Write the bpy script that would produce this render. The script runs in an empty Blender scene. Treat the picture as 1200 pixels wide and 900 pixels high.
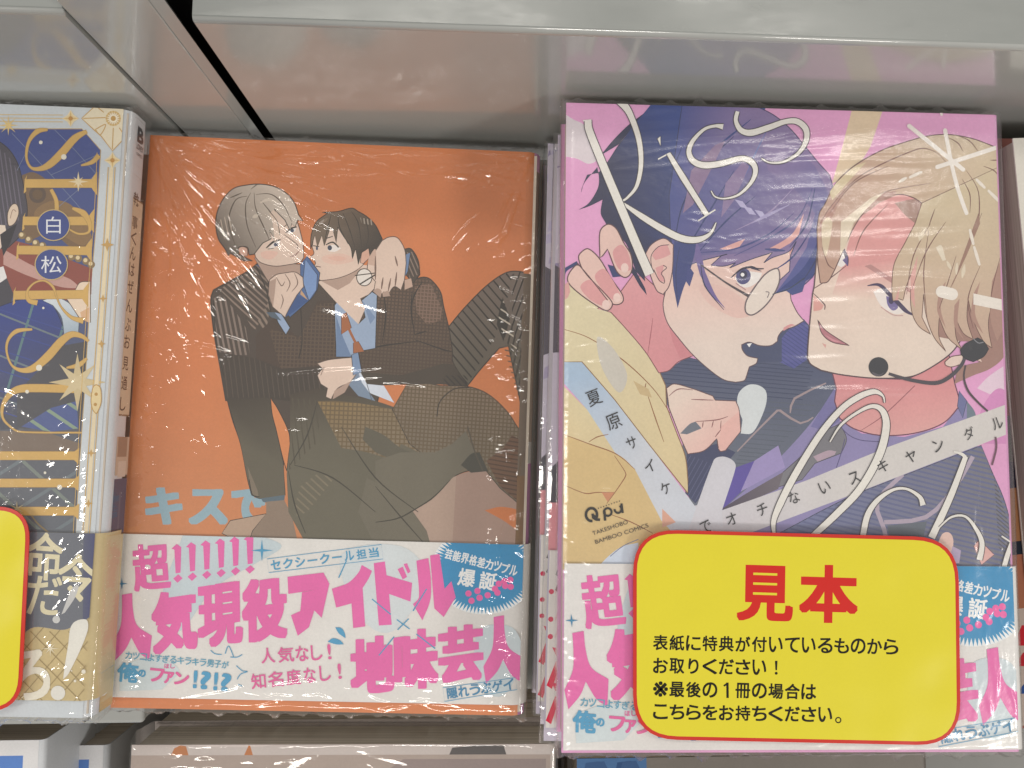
import bpy, math, random
import numpy as np
from mathutils import Vector, Matrix, Euler
from mathutils.geometry import tessellate_polygon

# unit: 1 decimetre ------------------------------------------------------------
sc = bpy.context.scene
COL = sc.collection
random.seed(7)

# ---------- camera -------------------------------------------------------------
CAM_LOC = Vector((0, 0, 2.4855)); CAM_ROT = Euler((0.0745, -0.037, 0.0)); FPX = 900.0
cam = bpy.data.cameras.new('camera'); cam.sensor_width = 36; cam.lens = FPX / 1200 * 36
cam.clip_start = 0.01; cam.clip_end = 500
cam_o = bpy.data.objects.new('camera', cam); COL.objects.link(cam_o)
cam_o.location = CAM_LOC; cam_o.rotation_euler = CAM_ROT; sc.camera = cam_o
# ---------- room light ---------------------------------------------------------
w = bpy.data.worlds.new('World'); sc.world = w; w.use_nodes = True
bg = w.node_tree.nodes['Background']; bg.inputs[0].default_value = (1.0, 0.965, 0.92, 1); bg.inputs[1].default_value = 0.36
def lamp(name, loc, target, sx, sy, watts, col=(1, 0.95, 0.88)):
    l = bpy.data.lights.new(name, 'AREA'); l.shape = 'RECTANGLE'; l.size = sx; l.size_y = sy; l.energy = watts; l.color = col
    o = bpy.data.objects.new(name, l); COL.objects.link(o); o.location = loc
    o.rotation_euler = (Vector(target) - Vector(loc)).to_track_quat('-Z', 'Y').to_euler()
    return o
lamp('ceiling_tube_light', (-2.5, 12.0, 21), (0, 0, 0), 9, 1.6, 700)
lamp('ceiling_tube_light', (9.5, 11.6, 21), (0, 0, 0), 9, 1.6, 560)
lamp('ceiling_tube_light', (-20.0, -1.0, 19), (0, 0, 0), 1.8, 10, 1700)
lamp('ceiling_tube_light', (19.0, -13.0, 20), (0, 0, 0), 10, 2.2, 2600)
lamp('ceiling_tube_light', (-4.0, -14.5, 20), (0, 0, 0), 10, 1.8, 1450)
# ---------- view ---------------------------------------------------------------
sc.view_settings.view_transform = 'Standard'; sc.view_settings.look = 'None'
sc.view_settings.exposure = 0.0; sc.view_settings.gamma = 1.0
sc.cycles.use_denoising = True
sc.cycles.transparent_max_bounces = 16

# ---------- small helpers ------------------------------------------------------
def s2l(c): return c / 12.92 if c <= 0.04045 else ((c + 0.055) / 1.055) ** 2.4
KALB = 1.0
def hx(h):
    h = h.lstrip('#')
    return tuple(min(0.92, s2l(int(h[i:i + 2], 16) / 255) * KALB) for i in (0, 2, 4))
RM = CAM_ROT.to_matrix()
def ray(x, y):
    return RM @ Vector(((x - 600) / FPX, -(y - 450) / FPX, -1.0))
def at(x, y, z):
    d = ray(x, y); return CAM_LOC + d * ((z - CAM_LOC.z) / d.z)
def at_plane(x, y, o, n):
    d = ray(x, y); return CAM_LOC + d * ((Vector(o) - CAM_LOC).dot(n) / d.dot(n))

# ---------- materials ----------------------------------------------------------
def nodes(name):
    m = bpy.data.materials.new(name); m.use_nodes = True
    return m, m.node_tree.nodes, m.node_tree.links, m.node_tree.nodes['Principled BSDF']
def ramp(N, L, fac, a, b):
    r = N.new('ShaderNodeValToRGB'); r.color_ramp.elements[0].color = (*a, 1); r.color_ramp.elements[1].color = (*b, 1)
    L.new(fac, r.inputs[0]); return r
def print_mat(name='printed_paper', rough=0.38, var=0.07):
    m, N, L, B = nodes(name)
    ca = N.new('ShaderNodeVertexColor'); ca.layer_name = 'Col'
    tc = N.new('ShaderNodeTexCoord')
    n1 = N.new('ShaderNodeTexNoise'); n1.inputs['Scale'].default_value = 9; n1.inputs['Detail'].default_value = 6
    n2 = N.new('ShaderNodeTexNoise'); n2.inputs['Scale'].default_value = 150; n2.inputs['Detail'].default_value = 3
    L.new(tc.outputs['Object'], n1.inputs['Vector']); L.new(tc.outputs['Object'], n2.inputs['Vector'])
    ad = N.new('ShaderNodeMath'); ad.operation = 'ADD'; L.new(n1.outputs['Fac'], ad.inputs[0]); L.new(n2.outputs['Fac'], ad.inputs[1])
    mr = N.new('ShaderNodeMapRange'); mr.inputs['From Min'].default_value = 0.6; mr.inputs['From Max'].default_value = 1.4
    mr.inputs['To Min'].default_value = 1 - var; mr.inputs['To Max'].default_value = 1 + var
    L.new(ad.outputs[0], mr.inputs['Value'])
    vm = N.new('ShaderNodeVectorMath'); vm.operation = 'SCALE'; L.new(ca.outputs['Color'], vm.inputs[0]); L.new(mr.outputs[0], vm.inputs['Scale'])
    L.new(vm.outputs[0], B.inputs['Base Color'])
    B.inputs['Roughness'].default_value = rough; B.inputs['Specular IOR Level'].default_value = 0.25
    return m
def plain_mat(name, col, rough=0.45, spec=0.35, var=0.06, scale=20, bump=0.0):
    m, N, L, B = nodes(name)
    tc = N.new('ShaderNodeTexCoord'); n1 = N.new('ShaderNodeTexNoise'); n1.inputs['Scale'].default_value = scale; n1.inputs['Detail'].default_value = 5
    L.new(tc.outputs['Object'], n1.inputs['Vector'])
    r = ramp(N, L, n1.outputs['Fac'], tuple(c * (1 - var * 2) for c in col), tuple(min(1, c * (1 + var * 2)) for c in col))
    L.new(r.outputs[0], B.inputs['Base Color'])
    B.inputs['Roughness'].default_value = rough; B.inputs['Specular IOR Level'].default_value = spec
    if bump:
        b = N.new('ShaderNodeBump'); b.inputs['Strength'].default_value = bump; b.inputs['Distance'].default_value = 0.01
        L.new(n1.outputs['Fac'], b.inputs['Height']); L.new(b.outputs[0], B.inputs['Normal'])
    return m
def pages_mat(name, a, b, freq=260):
    m, N, L, B = nodes(name)
    tc = N.new('ShaderNodeTexCoord'); mp = N.new('ShaderNodeMapping'); mp.inputs['Scale'].default_value = (1.5, 1.5, freq)
    n1 = N.new('ShaderNodeTexNoise'); n1.inputs['Scale'].default_value = 1.0; n1.inputs['Detail'].default_value = 4
    L.new(tc.outputs['Object'], mp.inputs[0]); L.new(mp.outputs[0], n1.inputs['Vector'])
    r = ramp(N, L, n1.outputs['Fac'], a, b); r.color_ramp.elements[0].position = 0.32; r.color_ramp.elements[1].position = 0.68
    L.new(r.outputs[0], B.inputs['Base Color']); B.inputs['Roughness'].default_value = 0.8; B.inputs['Specular IOR Level'].default_value = 0.15
    return m
def film_mat():
    m = bpy.data.materials.new('clear_film'); m.use_nodes = True; N, L = m.node_tree.nodes, m.node_tree.links
    N.clear(); out = N.new('ShaderNodeOutputMaterial')
    tr = N.new('ShaderNodeBsdfTransparent'); tr.inputs[0].default_value = (0.985, 0.985, 0.985, 1)
    gl = N.new('ShaderNodeBsdfGlossy'); gl.inputs['Roughness'].default_value = 0.07; gl.inputs[0].default_value = (1, 1, 1, 1)
    tc = N.new('ShaderNodeTexCoord'); n1 = N.new('ShaderNodeTexNoise'); n1.inputs['Scale'].default_value = 32; n1.inputs['Detail'].default_value = 3
    L.new(tc.outputs['Object'], n1.inputs['Vector'])
    b = N.new('ShaderNodeBump'); b.inputs['Strength'].default_value = 0.10; b.inputs['Distance'].default_value = 0.01
    L.new(n1.outputs['Fac'], b.inputs['Height']); L.new(b.outputs[0], gl.inputs['Normal'])
    df = N.new('ShaderNodeBsdfDiffuse'); df.inputs[0].default_value = (.85, .85, .83, 1)
    mh = N.new('ShaderNodeMixShader'); mh.inputs[0].default_value = 0.04; L.new(tr.outputs[0], mh.inputs[1]); L.new(df.outputs[0], mh.inputs[2])
    ge = N.new('ShaderNodeNewGeometry'); dt = N.new('ShaderNodeVectorMath'); dt.operation = 'DOT_PRODUCT'
    L.new(ge.outputs['Incoming'], dt.inputs[0]); L.new(ge.outputs['Normal'], dt.inputs[1])
    def mth(op, a, b=None):                        # Schlick reflectance, the same from both sides of the thin film
        n_ = N.new('ShaderNodeMath'); n_.operation = op; n_.use_clamp = True
        for i_, v_ in enumerate((a, b)):
            if v_ is None: continue
            if isinstance(v_, (int, float)): n_.inputs[i_].default_value = v_
            else: L.new(v_, n_.inputs[i_])
        return n_.outputs[0]
    ab = N.new('ShaderNodeMath'); ab.operation = 'ABSOLUTE'; L.new(dt.outputs['Value'], ab.inputs[0])
    p5 = mth('POWER', mth('SUBTRACT', 1.0, ab.outputs[0]), 5.0)
    refl = mth('ADD', mth('MULTIPLY', p5, 0.55), 0.07)
    mx = N.new('ShaderNodeMixShader'); L.new(refl, mx.inputs[0]); L.new(mh.outputs[0], mx.inputs[1]); L.new(gl.outputs[0], mx.inputs[2])
    L.new(mx.outputs[0], out.inputs[0])
    return m
M_PRINT = print_mat(); M_CARD = print_mat('laminated_card', 0.20, 0.02); M_FILM = film_mat()
def wavy(m, scale, strength):
    N, L = m.node_tree.nodes, m.node_tree.links; tc = N.new('ShaderNodeTexCoord'); n = N.new('ShaderNodeTexNoise'); n.inputs['Scale'].default_value = scale; n.inputs['Detail'].default_value = 2
    L.new(tc.outputs['Object'], n.inputs['Vector']); b = N.new('ShaderNodeBump'); b.inputs['Strength'].default_value = strength; b.inputs['Distance'].default_value = .1
    L.new(n.outputs['Fac'], b.inputs['Height']); L.new(b.outputs[0], N['Principled BSDF'].inputs['Normal'])
wavy(M_CARD, 2.2, .22); M_CARD.node_tree.nodes['Principled BSDF'].inputs['Specular IOR Level'].default_value = .5
M_PAGES = pages_mat('page_edges', (0.42, 0.36, 0.29), (0.76, 0.68, 0.58))
M_PAGES_DARK = pages_mat('page_edges_dark', (0.17, 0.145, 0.12), (0.40, 0.36, 0.31))

# ---------- object plumbing ----------------------------------------------------
def link(name, me, mat, parent=None):
    o = bpy.data.objects.new(name, me); COL.objects.link(o)
    if mat: me.materials.append(mat)
    if parent: o.parent = parent
    return o
def tag(o, label=None, cat=None, group=None, kind=None):
    for k, v in (('label', label), ('category', cat), ('group', group), ('kind', kind)):
        if v: o[k] = v
    return o
def empty(name, loc, rz, label, cat, group=None):
    o = bpy.data.objects.new(name, None); COL.objects.link(o); o.empty_display_size = 0.1
    o.location = loc; o.rotation_euler = (0, 0, rz); return tag(o, label, cat, group)
def mesh(name, vs, fs, smooth=False):
    me = bpy.data.meshes.new(name); me.from_pydata([tuple(v) for v in vs], [], fs); me.update()
    if smooth: me.polygons.foreach_set('use_smooth', [True] * len(me.polygons))
    return me
def box(x0, x1, y0, y1, z0, z1):
    vs = [(x, y, z) for z in (z0, z1) for y in (y0, y1) for x in (x0, x1)]
    return vs, [(0, 2, 3, 1), (4, 5, 7, 6), (0, 1, 5, 4), (2, 6, 7, 3), (0, 4, 6, 2), (1, 3, 7, 5)]
def bevel(o, wd, seg=2):
    b = o.modifiers.new('bevel', 'BEVEL'); b.width = wd; b.segments = seg; b.limit_method = 'ANGLE'

# ---------- drawing on flat printed sheets ------------------------------------
def parse(s):
    pts, sharp = [], []
    for tok in s.split():
        sh = tok.endswith('!'); x, y = tok.rstrip('!').split(',')
        pts.append((float(x), float(y))); sharp.append(sh)
    return pts, sharp
def curve(pts, sharp, closed, n=6):
    P = [Vector(p) for p in pts]; k = len(P); out = []
    rng = range(k if closed else k - 1)
    def tan(i, side):
        a = P[(i - 1) % k] if (closed or i > 0) else P[i]
        b = P[(i + 1) % k] if (closed or i < k - 1) else P[i]
        if sharp[i]: return (b - P[i]) if side > 0 else (P[i] - a)
        return (b - a) * 0.5
    for i in rng:
        j = (i + 1) % k; p, q = P[i], P[j]; d = (q - p).length
        m0, m1 = tan(i, 1), tan(j, -1)
        for m in (m0, m1):
            if m.length > d * 1.2 and m.length > 0: m *= d * 1.2 / m.length
        st = 1 if (sharp[i] and sharp[j]) else n
        for t in range(st):
            t /= st; t2, t3 = t * t, t * t * t
            out.append(p * (2 * t3 - 3 * t2 + 1) + m0 * (t3 - 2 * t2 + t) + q * (-2 * t3 + 3 * t2) + m1 * (t3 - t2))
    if not closed: out.append(P[-1].copy())
    return out
def clip_half(poly, n, c):                     # keep n.p <= c
    out = []
    for i in range(len(poly)):
        a, b = poly[i], poly[(i + 1) % len(poly)]
        da, db = n[0] * a[0] + n[1] * a[1] - c, n[0] * b[0] + n[1] * b[1] - c
        if da <= 0: out.append(a)
        if (da < 0 < db) or (db < 0 < da):
            t = da / (da - db); out.append((a[0] + (b[0] - a[0]) * t, a[1] + (b[1] - a[1]) * t))
    return out
GLYPH = {}
def glyphs(txt, off):
    key = (txt, off)
    if key not in GLYPH:
        cu = bpy.data.curves.new('tmp', 'FONT'); cu.body = txt; cu.offset = off; cu.resolution_u = 5
        o = bpy.data.objects.new('tmp', cu); COL.objects.link(o)
        dg = bpy.context.evaluated_depsgraph_get(); ev = o.evaluated_get(dg); me = ev.to_mesh()
        V = [(v.co.x, v.co.y) for v in me.vertices]; F = [tuple(p.vertices) for p in me.polygons]
        ev.to_mesh_clear(); bpy.data.objects.remove(o); bpy.data.curves.remove(cu)
        xs = [v[0] for v in V]; ys = [v[1] for v in V]
        GLYPH[key] = ([((x - min(xs)) / (max(xs) - min(xs)), (y - min(ys)) / (max(ys) - min(ys))) for x, y in V], F)
    return GLYPH[key]

class Sheet:
    """A flat printed sheet in a book's local frame.  Tracing pixels are turned into sheet coordinates once."""
    DZ = 1.0e-5
    def __init__(s, O, X, Y, N, M, clip, T=None):
        s.O, s.X, s.Y, s.N = Vector(O), Vector(X), Vector(Y), Vector(N)
        s.M = M                                    # local frame -> world of the frame the tracing was made on
        s.wo = M @ s.O; R = M.to_3x3(); s.wx, s.wy, s.wn = R @ s.X, R @ s.Y, R @ s.N
        s.clip = clip; s.k = 1; s.vs, s.fs, s.cs = [], [], []
    def uv(s, p):
        q = at_plane(p[0], p[1], s.wo, s.wn) - s.wo
        return (q.dot(s.wx), q.dot(s.wy))
    def emit(s, polys, col, hatch=None, raw=False):
        """polys: convex polygons in uv"""
        x0, y0, x1, y1 = s.clip; z = s.k * s.DZ; s.k += 1
        for pl in polys:
            for n, c in (((1, 0), x1), ((-1, 0), -x0), ((0, 1), y1), ((0, -1), -y0)):
                if pl: pl = clip_half(pl, n, c)
            if len(pl) < 3: continue
            i0 = len(s.vs)
            for p in pl:
                s.vs.append(s.O + s.X * p[0] + s.Y * p[1] + s.N * z)
                s.cs.append(col(p) if callable(col) else col)
            s.fs.append(tuple(range(i0, i0 + len(pl))))
    def col(s, c):
        if isinstance(c, str): return hx(c)
        ((x0, y0), c0), ((x1, y1), c1) = c             # two-stop printed gradient
        a, b = s.uv((x0, y0)), s.uv((x1, y1)); c0, c1 = hx(c0), hx(c1)
        d = (b[0] - a[0], b[1] - a[1]); dd = d[0] ** 2 + d[1] ** 2
        def f(p):
            t = min(1, max(0, ((p[0] - a[0]) * d[0] + (p[1] - a[1]) * d[1]) / dd))
            return tuple(c0[i] + (c1[i] - c0[i]) * t for i in range(3))
        return f
    def tris(s, pts):
        U = [s.uv(p) for p in pts]
        T = tessellate_polygon([[Vector((u[0], u[1], 0)) for u in U]])
        return [[U[i] for i in t] for t in T]
    def fill(s, c, txt, line=None, lw=1.0, n=6):
        pts, sh = parse(txt) if isinstance(txt, str) else (txt, [True] * len(txt))
        cv = curve(pts, sh, True, n); s.emit(s.tris(cv), s.col(c))
        if line: s.ribbon(line, cv + [cv[0]], [lw] * (len(cv) + 1))
    def hatch(s, c, txt, ang, gap, wd, jit=0.0):   # printed stripes inside an outline (pixels)
        pts, sh = parse(txt); tr = s.tris(curve(pts, sh, True, 4))
        k = s.ppx(pts[0]); n = (math.sin(math.radians(ang)), math.cos(math.radians(ang)))
        gap *= k; wd *= k; out = []
        for t in tr:
            ds = [n[0] * p[0] + n[1] * p[1] for p in t]
            i = math.floor(min(ds) / gap)
            while i * gap < max(ds):
                a = i * gap + (math.sin(i * 12.9) * jit * gap); q = clip_half(t, n, a + wd); q = clip_half(q, (-n[0], -n[1]), -a) if q else q
                if len(q) > 2: out.append(q)
                i += 1
        s.emit(out, s.col(c))
    def ppx(s, p):
        a, b = s.uv(p), s.uv((p[0] + 1, p[1])); return math.hypot(a[0] - b[0], a[1] - b[1])
    def ribbon(s, c, cv, ws):
        cl = [cv[0]]; wl = [ws[0]]
        for p, w_ in zip(cv[1:], ws[1:]):
            if (p - cl[-1]).length > 0.05: cl.append(p); wl.append(w_)
        if len(cl) < 2: return
        L_, R_ = [], []
        for i, p in enumerate(cl):
            a = cl[max(0, i - 1)]; b = cl[min(len(cl) - 1, i + 1)]
            if i == 0 and (cl[0] - cl[-1]).length < 0.05: a = cl[-2]
            if i == len(cl) - 1 and (cl[0] - cl[-1]).length < 0.05: b = cl[1]
            t = b - a; t = t.normalized() if t.length > 1e-9 else Vector((1, 0)); nn = Vector((-t.y, t.x)) * wl[i] * 0.5
            L_.append(s.uv(p + nn)); R_.append(s.uv(p - nn))
        s.emit([[L_[i], L_[i + 1], R_[i + 1], R_[i]] for i in range(len(cl) - 1)], s.col(c))
    def line(s, c, txt, ws=1.0, edge=None, ew=1.0, n=6, cap=False):
        pts, sh = parse(txt) if isinstance(txt, str) else (txt, [False] * len(txt))
        cv = curve(pts, sh, False, n)
        if isinstance(ws, (int, float)): ws = [ws, ws]
        k = len(cv) - 1; W_ = [np.interp(i / k * (len(ws) - 1), range(len(ws)), ws) for i in range(k + 1)]
        if edge:
            W_ = [v * 1.12 for v in W_]; s.ribbon(edge, cv, [v + 2 * ew for v in W_])
        s.ribbon(c, cv, W_)
        if cap:
            for p, v in ((cv[0], W_[0]), (cv[-1], W_[-1])): s.disc(c, p[0], p[1], v / 2)
    def disc(s, c, x, y, rx, ry=None, rot=0, n=20):
        ry = ry or rx; a = math.radians(rot)
        pts = [(x + rx * math.cos(t) * math.cos(a) - ry * math.sin(t) * math.sin(a), y + rx * math.cos(t) * math.sin(a) + ry * math.sin(t) * math.cos(a)) for t in (2 * math.pi * i / n for i in range(n))]
        s.emit([[s.uv(p) for p in pts]], s.col(c))
    def text(s, c, txt, bl, br, tl, off=0.0):
        """glyph box mapped onto the parallelogram bottom-left, bottom-right, top-left (pixels); off thickens the strokes"""
        V, F = glyphs(txt, 0.0); h = math.hypot(tl[0] - bl[0], tl[1] - bl[1]); o = off * h * 1.15
        if o > 0: bl, br, tl = (bl[0] + o, bl[1] - o), (br[0] - o, br[1] - o), (tl[0] + o, tl[1] + o)
        pv = [(bl[0] + (br[0] - bl[0]) * x + (tl[0] - bl[0]) * y, bl[1] + (br[1] - bl[1]) * x + (tl[1] - bl[1]) * y) for x, y in V]
        oy = o * (0.62 if off > .04 else 1.0)          # heavy gothic: uprights thicker than crossbars
        m = max(2, math.ceil(2 * o / 1.5)); rg = [-1 + 2 * i / m for i in range(m + 1)]
        dirs = [(0, 0)] if o <= 0 else [(o * i, oy * j) for i in rg for j in rg if abs(i) == 1 or abs(j) == 1] + ([(0, 0)] if o > 1 else [])
        cc = s.col(c)
        k0 = s.k
        for dx, dy in dirs:
            q = [s.uv((x + dx, y + dy)) for x, y in pv]; s.emit([[q[i] for i in f] for f in F], cc); s.k -= 0.8
        s.k = k0 + 1.2 if o > 0 else k0 + 1
    def char(s, c, ch, x, y, wd, ht, rot=0, off=0.0):   # centred, rot degrees counter-clockwise in the picture
        a = math.radians(rot); ux = (math.cos(a), -math.sin(a)); uy = (-math.sin(a), -math.cos(a))
        P = lambda i, j: (x + ux[0] * wd * i + uy[0] * ht * j, y + ux[1] * wd * i + uy[1] * ht * j)
        s.text(c, ch, P(-.5, -.5), P(.5, -.5), P(-.5, .5), off)
    def star(s, c, x, y, r, k=8, inner=0.16, rot=0, sq=None):
        pts = []
        for i in range(2 * k):
            a = math.pi * i / k + math.radians(rot); rr = r * (inner if i % 2 else (1 if (i % 4 == 0 or not sq) else sq))
            pts.append((x + rr * math.sin(a), y - rr * math.cos(a)))
        s.fill(c, pts)
    def build(s, name, parent, mat=None):
        me = mesh(name, s.vs, s.fs)
        at_ = me.color_attributes.new('Col', 'FLOAT_COLOR', 'POINT')
        at_.data.foreach_set('color', np.array([(*c, 1.0) for c in s.cs], dtype=np.float32).ravel())
        return link(name, me, mat or M_PRINT, parent)

# ---------- a paperback: cover shell, page block, film ------------------------------
def frame(cx, cy, z, a): return Matrix.Translation((cx, cy, z)) @ Matrix.Rotation(a, 4, 'Z')
def cprofile(W, T, r, o=0.0, x0=None, x1=None):
    """front edge -> round the spine -> back edge, offset outwards by o"""
    x0 = -W / 2 if x0 is None else x0
    P = [(x0, o)]
    for i in range(7):
        a = math.pi / 2 * (1 - i / 6); P.append((W / 2 - r + (r + o) * math.cos(a), -r + (r + o) * math.sin(a)))
    for i in range(7):
        a = -math.pi / 2 * i / 6; P.append((W / 2 - r + (r + o) * math.cos(a), -T + r + (r + o) * math.sin(a)))
    P.append((x0, -T - o)); return P
def shell(name, prof_out, prof_in, y0, y1, colf, parent, mat, z_shift):
    n = len(prof_out); vs, fs, cs = [], [], []
    for y in (y0, y1):
        for pr in (prof_out, prof_in):
            for p in pr: vs.append((p[0], y, p[1] + z_shift))
    o0, i0, o1, i1 = 0, n, 2 * n, 3 * n
    for i in range(n - 1):
        fs += [(o0 + i, o0 + i + 1, o1 + i + 1, o1 + i), (i0 + i, i1 + i, i1 + i + 1, i0 + i + 1),
               (o0 + i, i0 + i, i0 + i + 1, o0 + i + 1), (o1 + i, o1 + i + 1, i1 + i + 1, i1 + i)]
    fs += [(o0, o1, i1, i0), (o0 + n - 1, i0 + n - 1, i1 + n - 1, o1 + n - 1)]
    me = mesh(name, vs, fs, True); me.set_sharp_from_angle(angle=0.9)
    a = me.color_attributes.new('Col', 'FLOAT_COLOR', 'POINT')
    a.data.foreach_set('color', np.array([(*colf(v), 1.0) for v in vs], dtype=np.float32).ravel())
    return link(name, me, mat, parent)

class Book:
    def __init__(s, name, cx, cy, z, a, T, W, H, r, colour, label, cat='comic book', group=None, pages=None):
        s.W, s.H, s.T, s.r = W, H, T, r
        s.root = empty(name, (cx, cy, z - T), a, label, cat, group)
        s.Mtop = frame(cx, cy, z - T, a)
        f = colour if callable(colour) else (lambda v, c=hx(colour): c)
        s.cover = shell('cover', cprofile(W, T, r), cprofile(W, T, r, -0.0045), -H / 2, H / 2, f, s.root, M_PRINT, T)
        vs, fs = box(-W / 2 + 0.012, W / 2 - 0.012, -H / 2 + 0.010, H / 2 - 0.010, 0.0055, T - 0.0055)
        s.pages = link('page_block', mesh('page_block', vs, fs), pages or M_PAGES, s.root)
    def sheet(s, off, clip, M=None):
        return Sheet((0, 0, s.T + off), (1, 0, 0), (0, 1, 0), (0, 0, 1), M or s.Mtop, clip)
    def band(s, y1, y0, colour, o=0.0075):
        f = colour if callable(colour) else (lambda v, c=hx(colour): c)
        return shell('paper_band', cprofile(s.W, s.T, s.r, o, -s.W / 2 + 0.004), cprofile(s.W, s.T, s.r, o - 0.0012, -s.W / 2 + 0.004), y0, y1, f, s.root, M_PRINT, s.T)

M_FILM_SOFT = M_FILM.copy(); M_FILM_SOFT.name = 'clear_film_soft'
for n_ in M_FILM_SOFT.node_tree.nodes:
    if n_.type == 'BSDF_GLOSSY': n_.inputs['Roughness'].default_value = 0.2
def film(book, ridges, lift=0.012, seed=1, amp=0.0022, nx=380, skirt=0.75, gain=0.62, mat=None):
    """tight shrink wrap: a fine grid with modelled creases, pulled down over the edges of the book"""
    W, H, T = book.W + 0.012, book.H + 0.014, book.T
    ny = int(nx * H / W)
    u = np.linspace(-W / 2, W / 2, nx); v = np.linspace(-H / 2, H / 2, ny)
    U, V = np.meshgrid(u, v); rg = np.random.default_rng(seed)
    Z = np.zeros_like(U)
    for k in range(10):
        fx, fy, ph = rg.normal(0, 7), rg.normal(0, 9), rg.uniform(0, 6.28)
        Z += amp * 0.25 * np.sin(fx * U + fy * V + ph)
    du, dv = u[1] - u[0], v[1] - v[0]
    for (cu, cv, th, L_, wd, am) in ridges:
        R = L_ * 1.3 + wd * 4
        i0, i1 = np.searchsorted(u, [cu - R, cu + R]); j0, j1 = np.searchsorted(v, [cv - R, cv + R])
        if i1 <= i0 or j1 <= j0: continue
        a = U[j0:j1, i0:i1] - cu; b = V[j0:j1, i0:i1] - cv
        s_ = a * math.cos(th) + b * math.sin(th); t_ = -a * math.sin(th) + b * math.cos(th) + 0.07 * s_ * s_ / max(L_, 1e-3) * math.sin(cu * 91)
        Z[j0:j1, i0:i1] += gain * am * np.exp(-(s_ / L_) ** 2 * 1.6 - (t_ / wd) ** 2)
    # pulled over the edges
    ex = np.minimum(U + W / 2, W / 2 - U); ey = np.minimum(V + H / 2, H / 2 - V); e = np.minimum(ex, ey)
    Z = Z + T + lift; Z -= 0.012 * np.clip(1 - e / 0.03, 0, 1) ** 2
    rows = [np.stack([U, V, Z], -1).reshape(-1, 3)]
    fs = []
    idx = np.arange(nx * ny).reshape(ny, nx)
    q = np.stack([idx[:-1, :-1], idx[:-1, 1:], idx[1:, 1:], idx[1:, :-1]], -1).reshape(-1, 4)
    # skirt
    loop = np.concatenate([idx[0, :], idx[1:, -1], idx[-1, -2::-1], idx[-2:0, 0]])
    top = rows[0][loop]; lo = top.copy(); lo[:, 2] = T * (1 - skirt) + rg.normal(0, 0.004, len(loop)); lo[:, :2] *= 1.003
    mid = (top + lo) / 2; mid[:, :2] *= (1.004 + rg.normal(0, 0.0012, len(loop)))[:, None]; mid[:, 2] = T * 0.8
    hem = np.abs(np.abs(top[:, 1]) - H / 2) < 1e-6
    ruf = 0.010 + 0.008 * np.sin(top[:, 0] * 23 + seed) * np.sin(top[:, 0] * 57) + 0.004 * np.sin(top[:, 0] * 140 + seed)
    mid[:, 1] += np.where(hem, np.sign(top[:, 1]) * ruf, 0); mid[:, 2] += np.where(hem, 0.012 * np.sin(top[:, 0] * 71), 0)
    n0 = nx * ny; k = len(loop); a = np.arange(k); b = (a + 1) % k
    q2 = np.stack([loop, n0 + a, n0 + b, loop[b]], -1); q3 = np.stack([n0 + a, n0 + k + a, n0 + k + b, n0 + b], -1)
    vs = np.concatenate([rows[0], mid, lo]).astype(np.float32); qs = np.concatenate([q, q2, q3]).astype(np.int32)
    me = bpy.data.meshes.new('shrink_wrap'); me.vertices.add(len(vs)); me.vertices.foreach_set('co', vs.ravel())
    me.loops.add(qs.size); me.loops.foreach_set('vertex_index', qs.ravel())
    me.polygons.add(len(qs)); me.polygons.foreach_set('loop_start', np.arange(0, qs.size, 4, dtype=np.int32)); me.polygons.foreach_set('loop_total', np.full(len(qs), 4, dtype=np.int32))
    me.update(calc_edges=True); me.validate(); me.polygons.foreach_set('use_smooth', np.ones(len(me.polygons), dtype=bool))
    return link('shrink_wrap', me, mat or M_FILM, book.root)
# ================= the place: display fixture ===================================
WO = Vector((-0.48, 1.036, 0)); WA = -0.015
WX = Vector((math.cos(WA), math.sin(WA), 0)); WN = Vector((-math.sin(WA), math.cos(WA), 0))
def wallx(x, y): q = at_plane(x, y, WO, WN); return (q - WO).dot(WX), q.z
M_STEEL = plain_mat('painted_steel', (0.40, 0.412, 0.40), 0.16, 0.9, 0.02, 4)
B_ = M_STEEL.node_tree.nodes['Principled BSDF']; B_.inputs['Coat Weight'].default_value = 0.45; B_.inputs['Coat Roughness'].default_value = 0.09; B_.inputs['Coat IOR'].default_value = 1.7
M_STEEL_TOP = plain_mat('painted_steel_top', (0.30, 0.315, 0.305), 0.20, 0.32, 0.02, 4)  # same paint as the upright faces, darkened to offset the light on top
M_DARK = plain_mat('dark_gap', (0.006, 0.006, 0.006), 0.8, 0.05)
def scuff(m, lo, hi):
    N, L = m.node_tree.nodes, m.node_tree.links; B = N['Principled BSDF']
    tc = N.new('ShaderNodeTexCoord'); mp = N.new('ShaderNodeMapping'); mp.inputs['Scale'].default_value = (3, 8, 14)
    n = N.new('ShaderNodeTexNoise'); n.inputs['Scale'].default_value = 2.2; n.inputs['Detail'].default_value = 8; n.inputs['Roughness'].default_value = .7
    L.new(tc.outputs['Object'], mp.inputs[0]); L.new(mp.outputs[0], n.inputs['Vector'])
    r = N.new('ShaderNodeMapRange'); r.inputs['From Min'].default_value = .35; r.inputs['From Max'].default_value = .7; r.inputs['To Min'].default_value = lo; r.inputs['To Max'].default_value = hi
    L.new(n.outputs['Fac'], r.inputs['Value']); L.new(r.outputs[0], B.inputs['Roughness'])
    b = N.new('ShaderNodeBump'); b.inputs['Strength'].default_value = .03; b.inputs['Distance'].default_value = .01; L.new(n.outputs['Fac'], b.inputs['Height']); L.new(b.outputs[0], B.inputs['Normal'])
scuff(M_STEEL, .10, .26); scuff(M_STEEL_TOP, .14, .30)
ZB = 0.632
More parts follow.
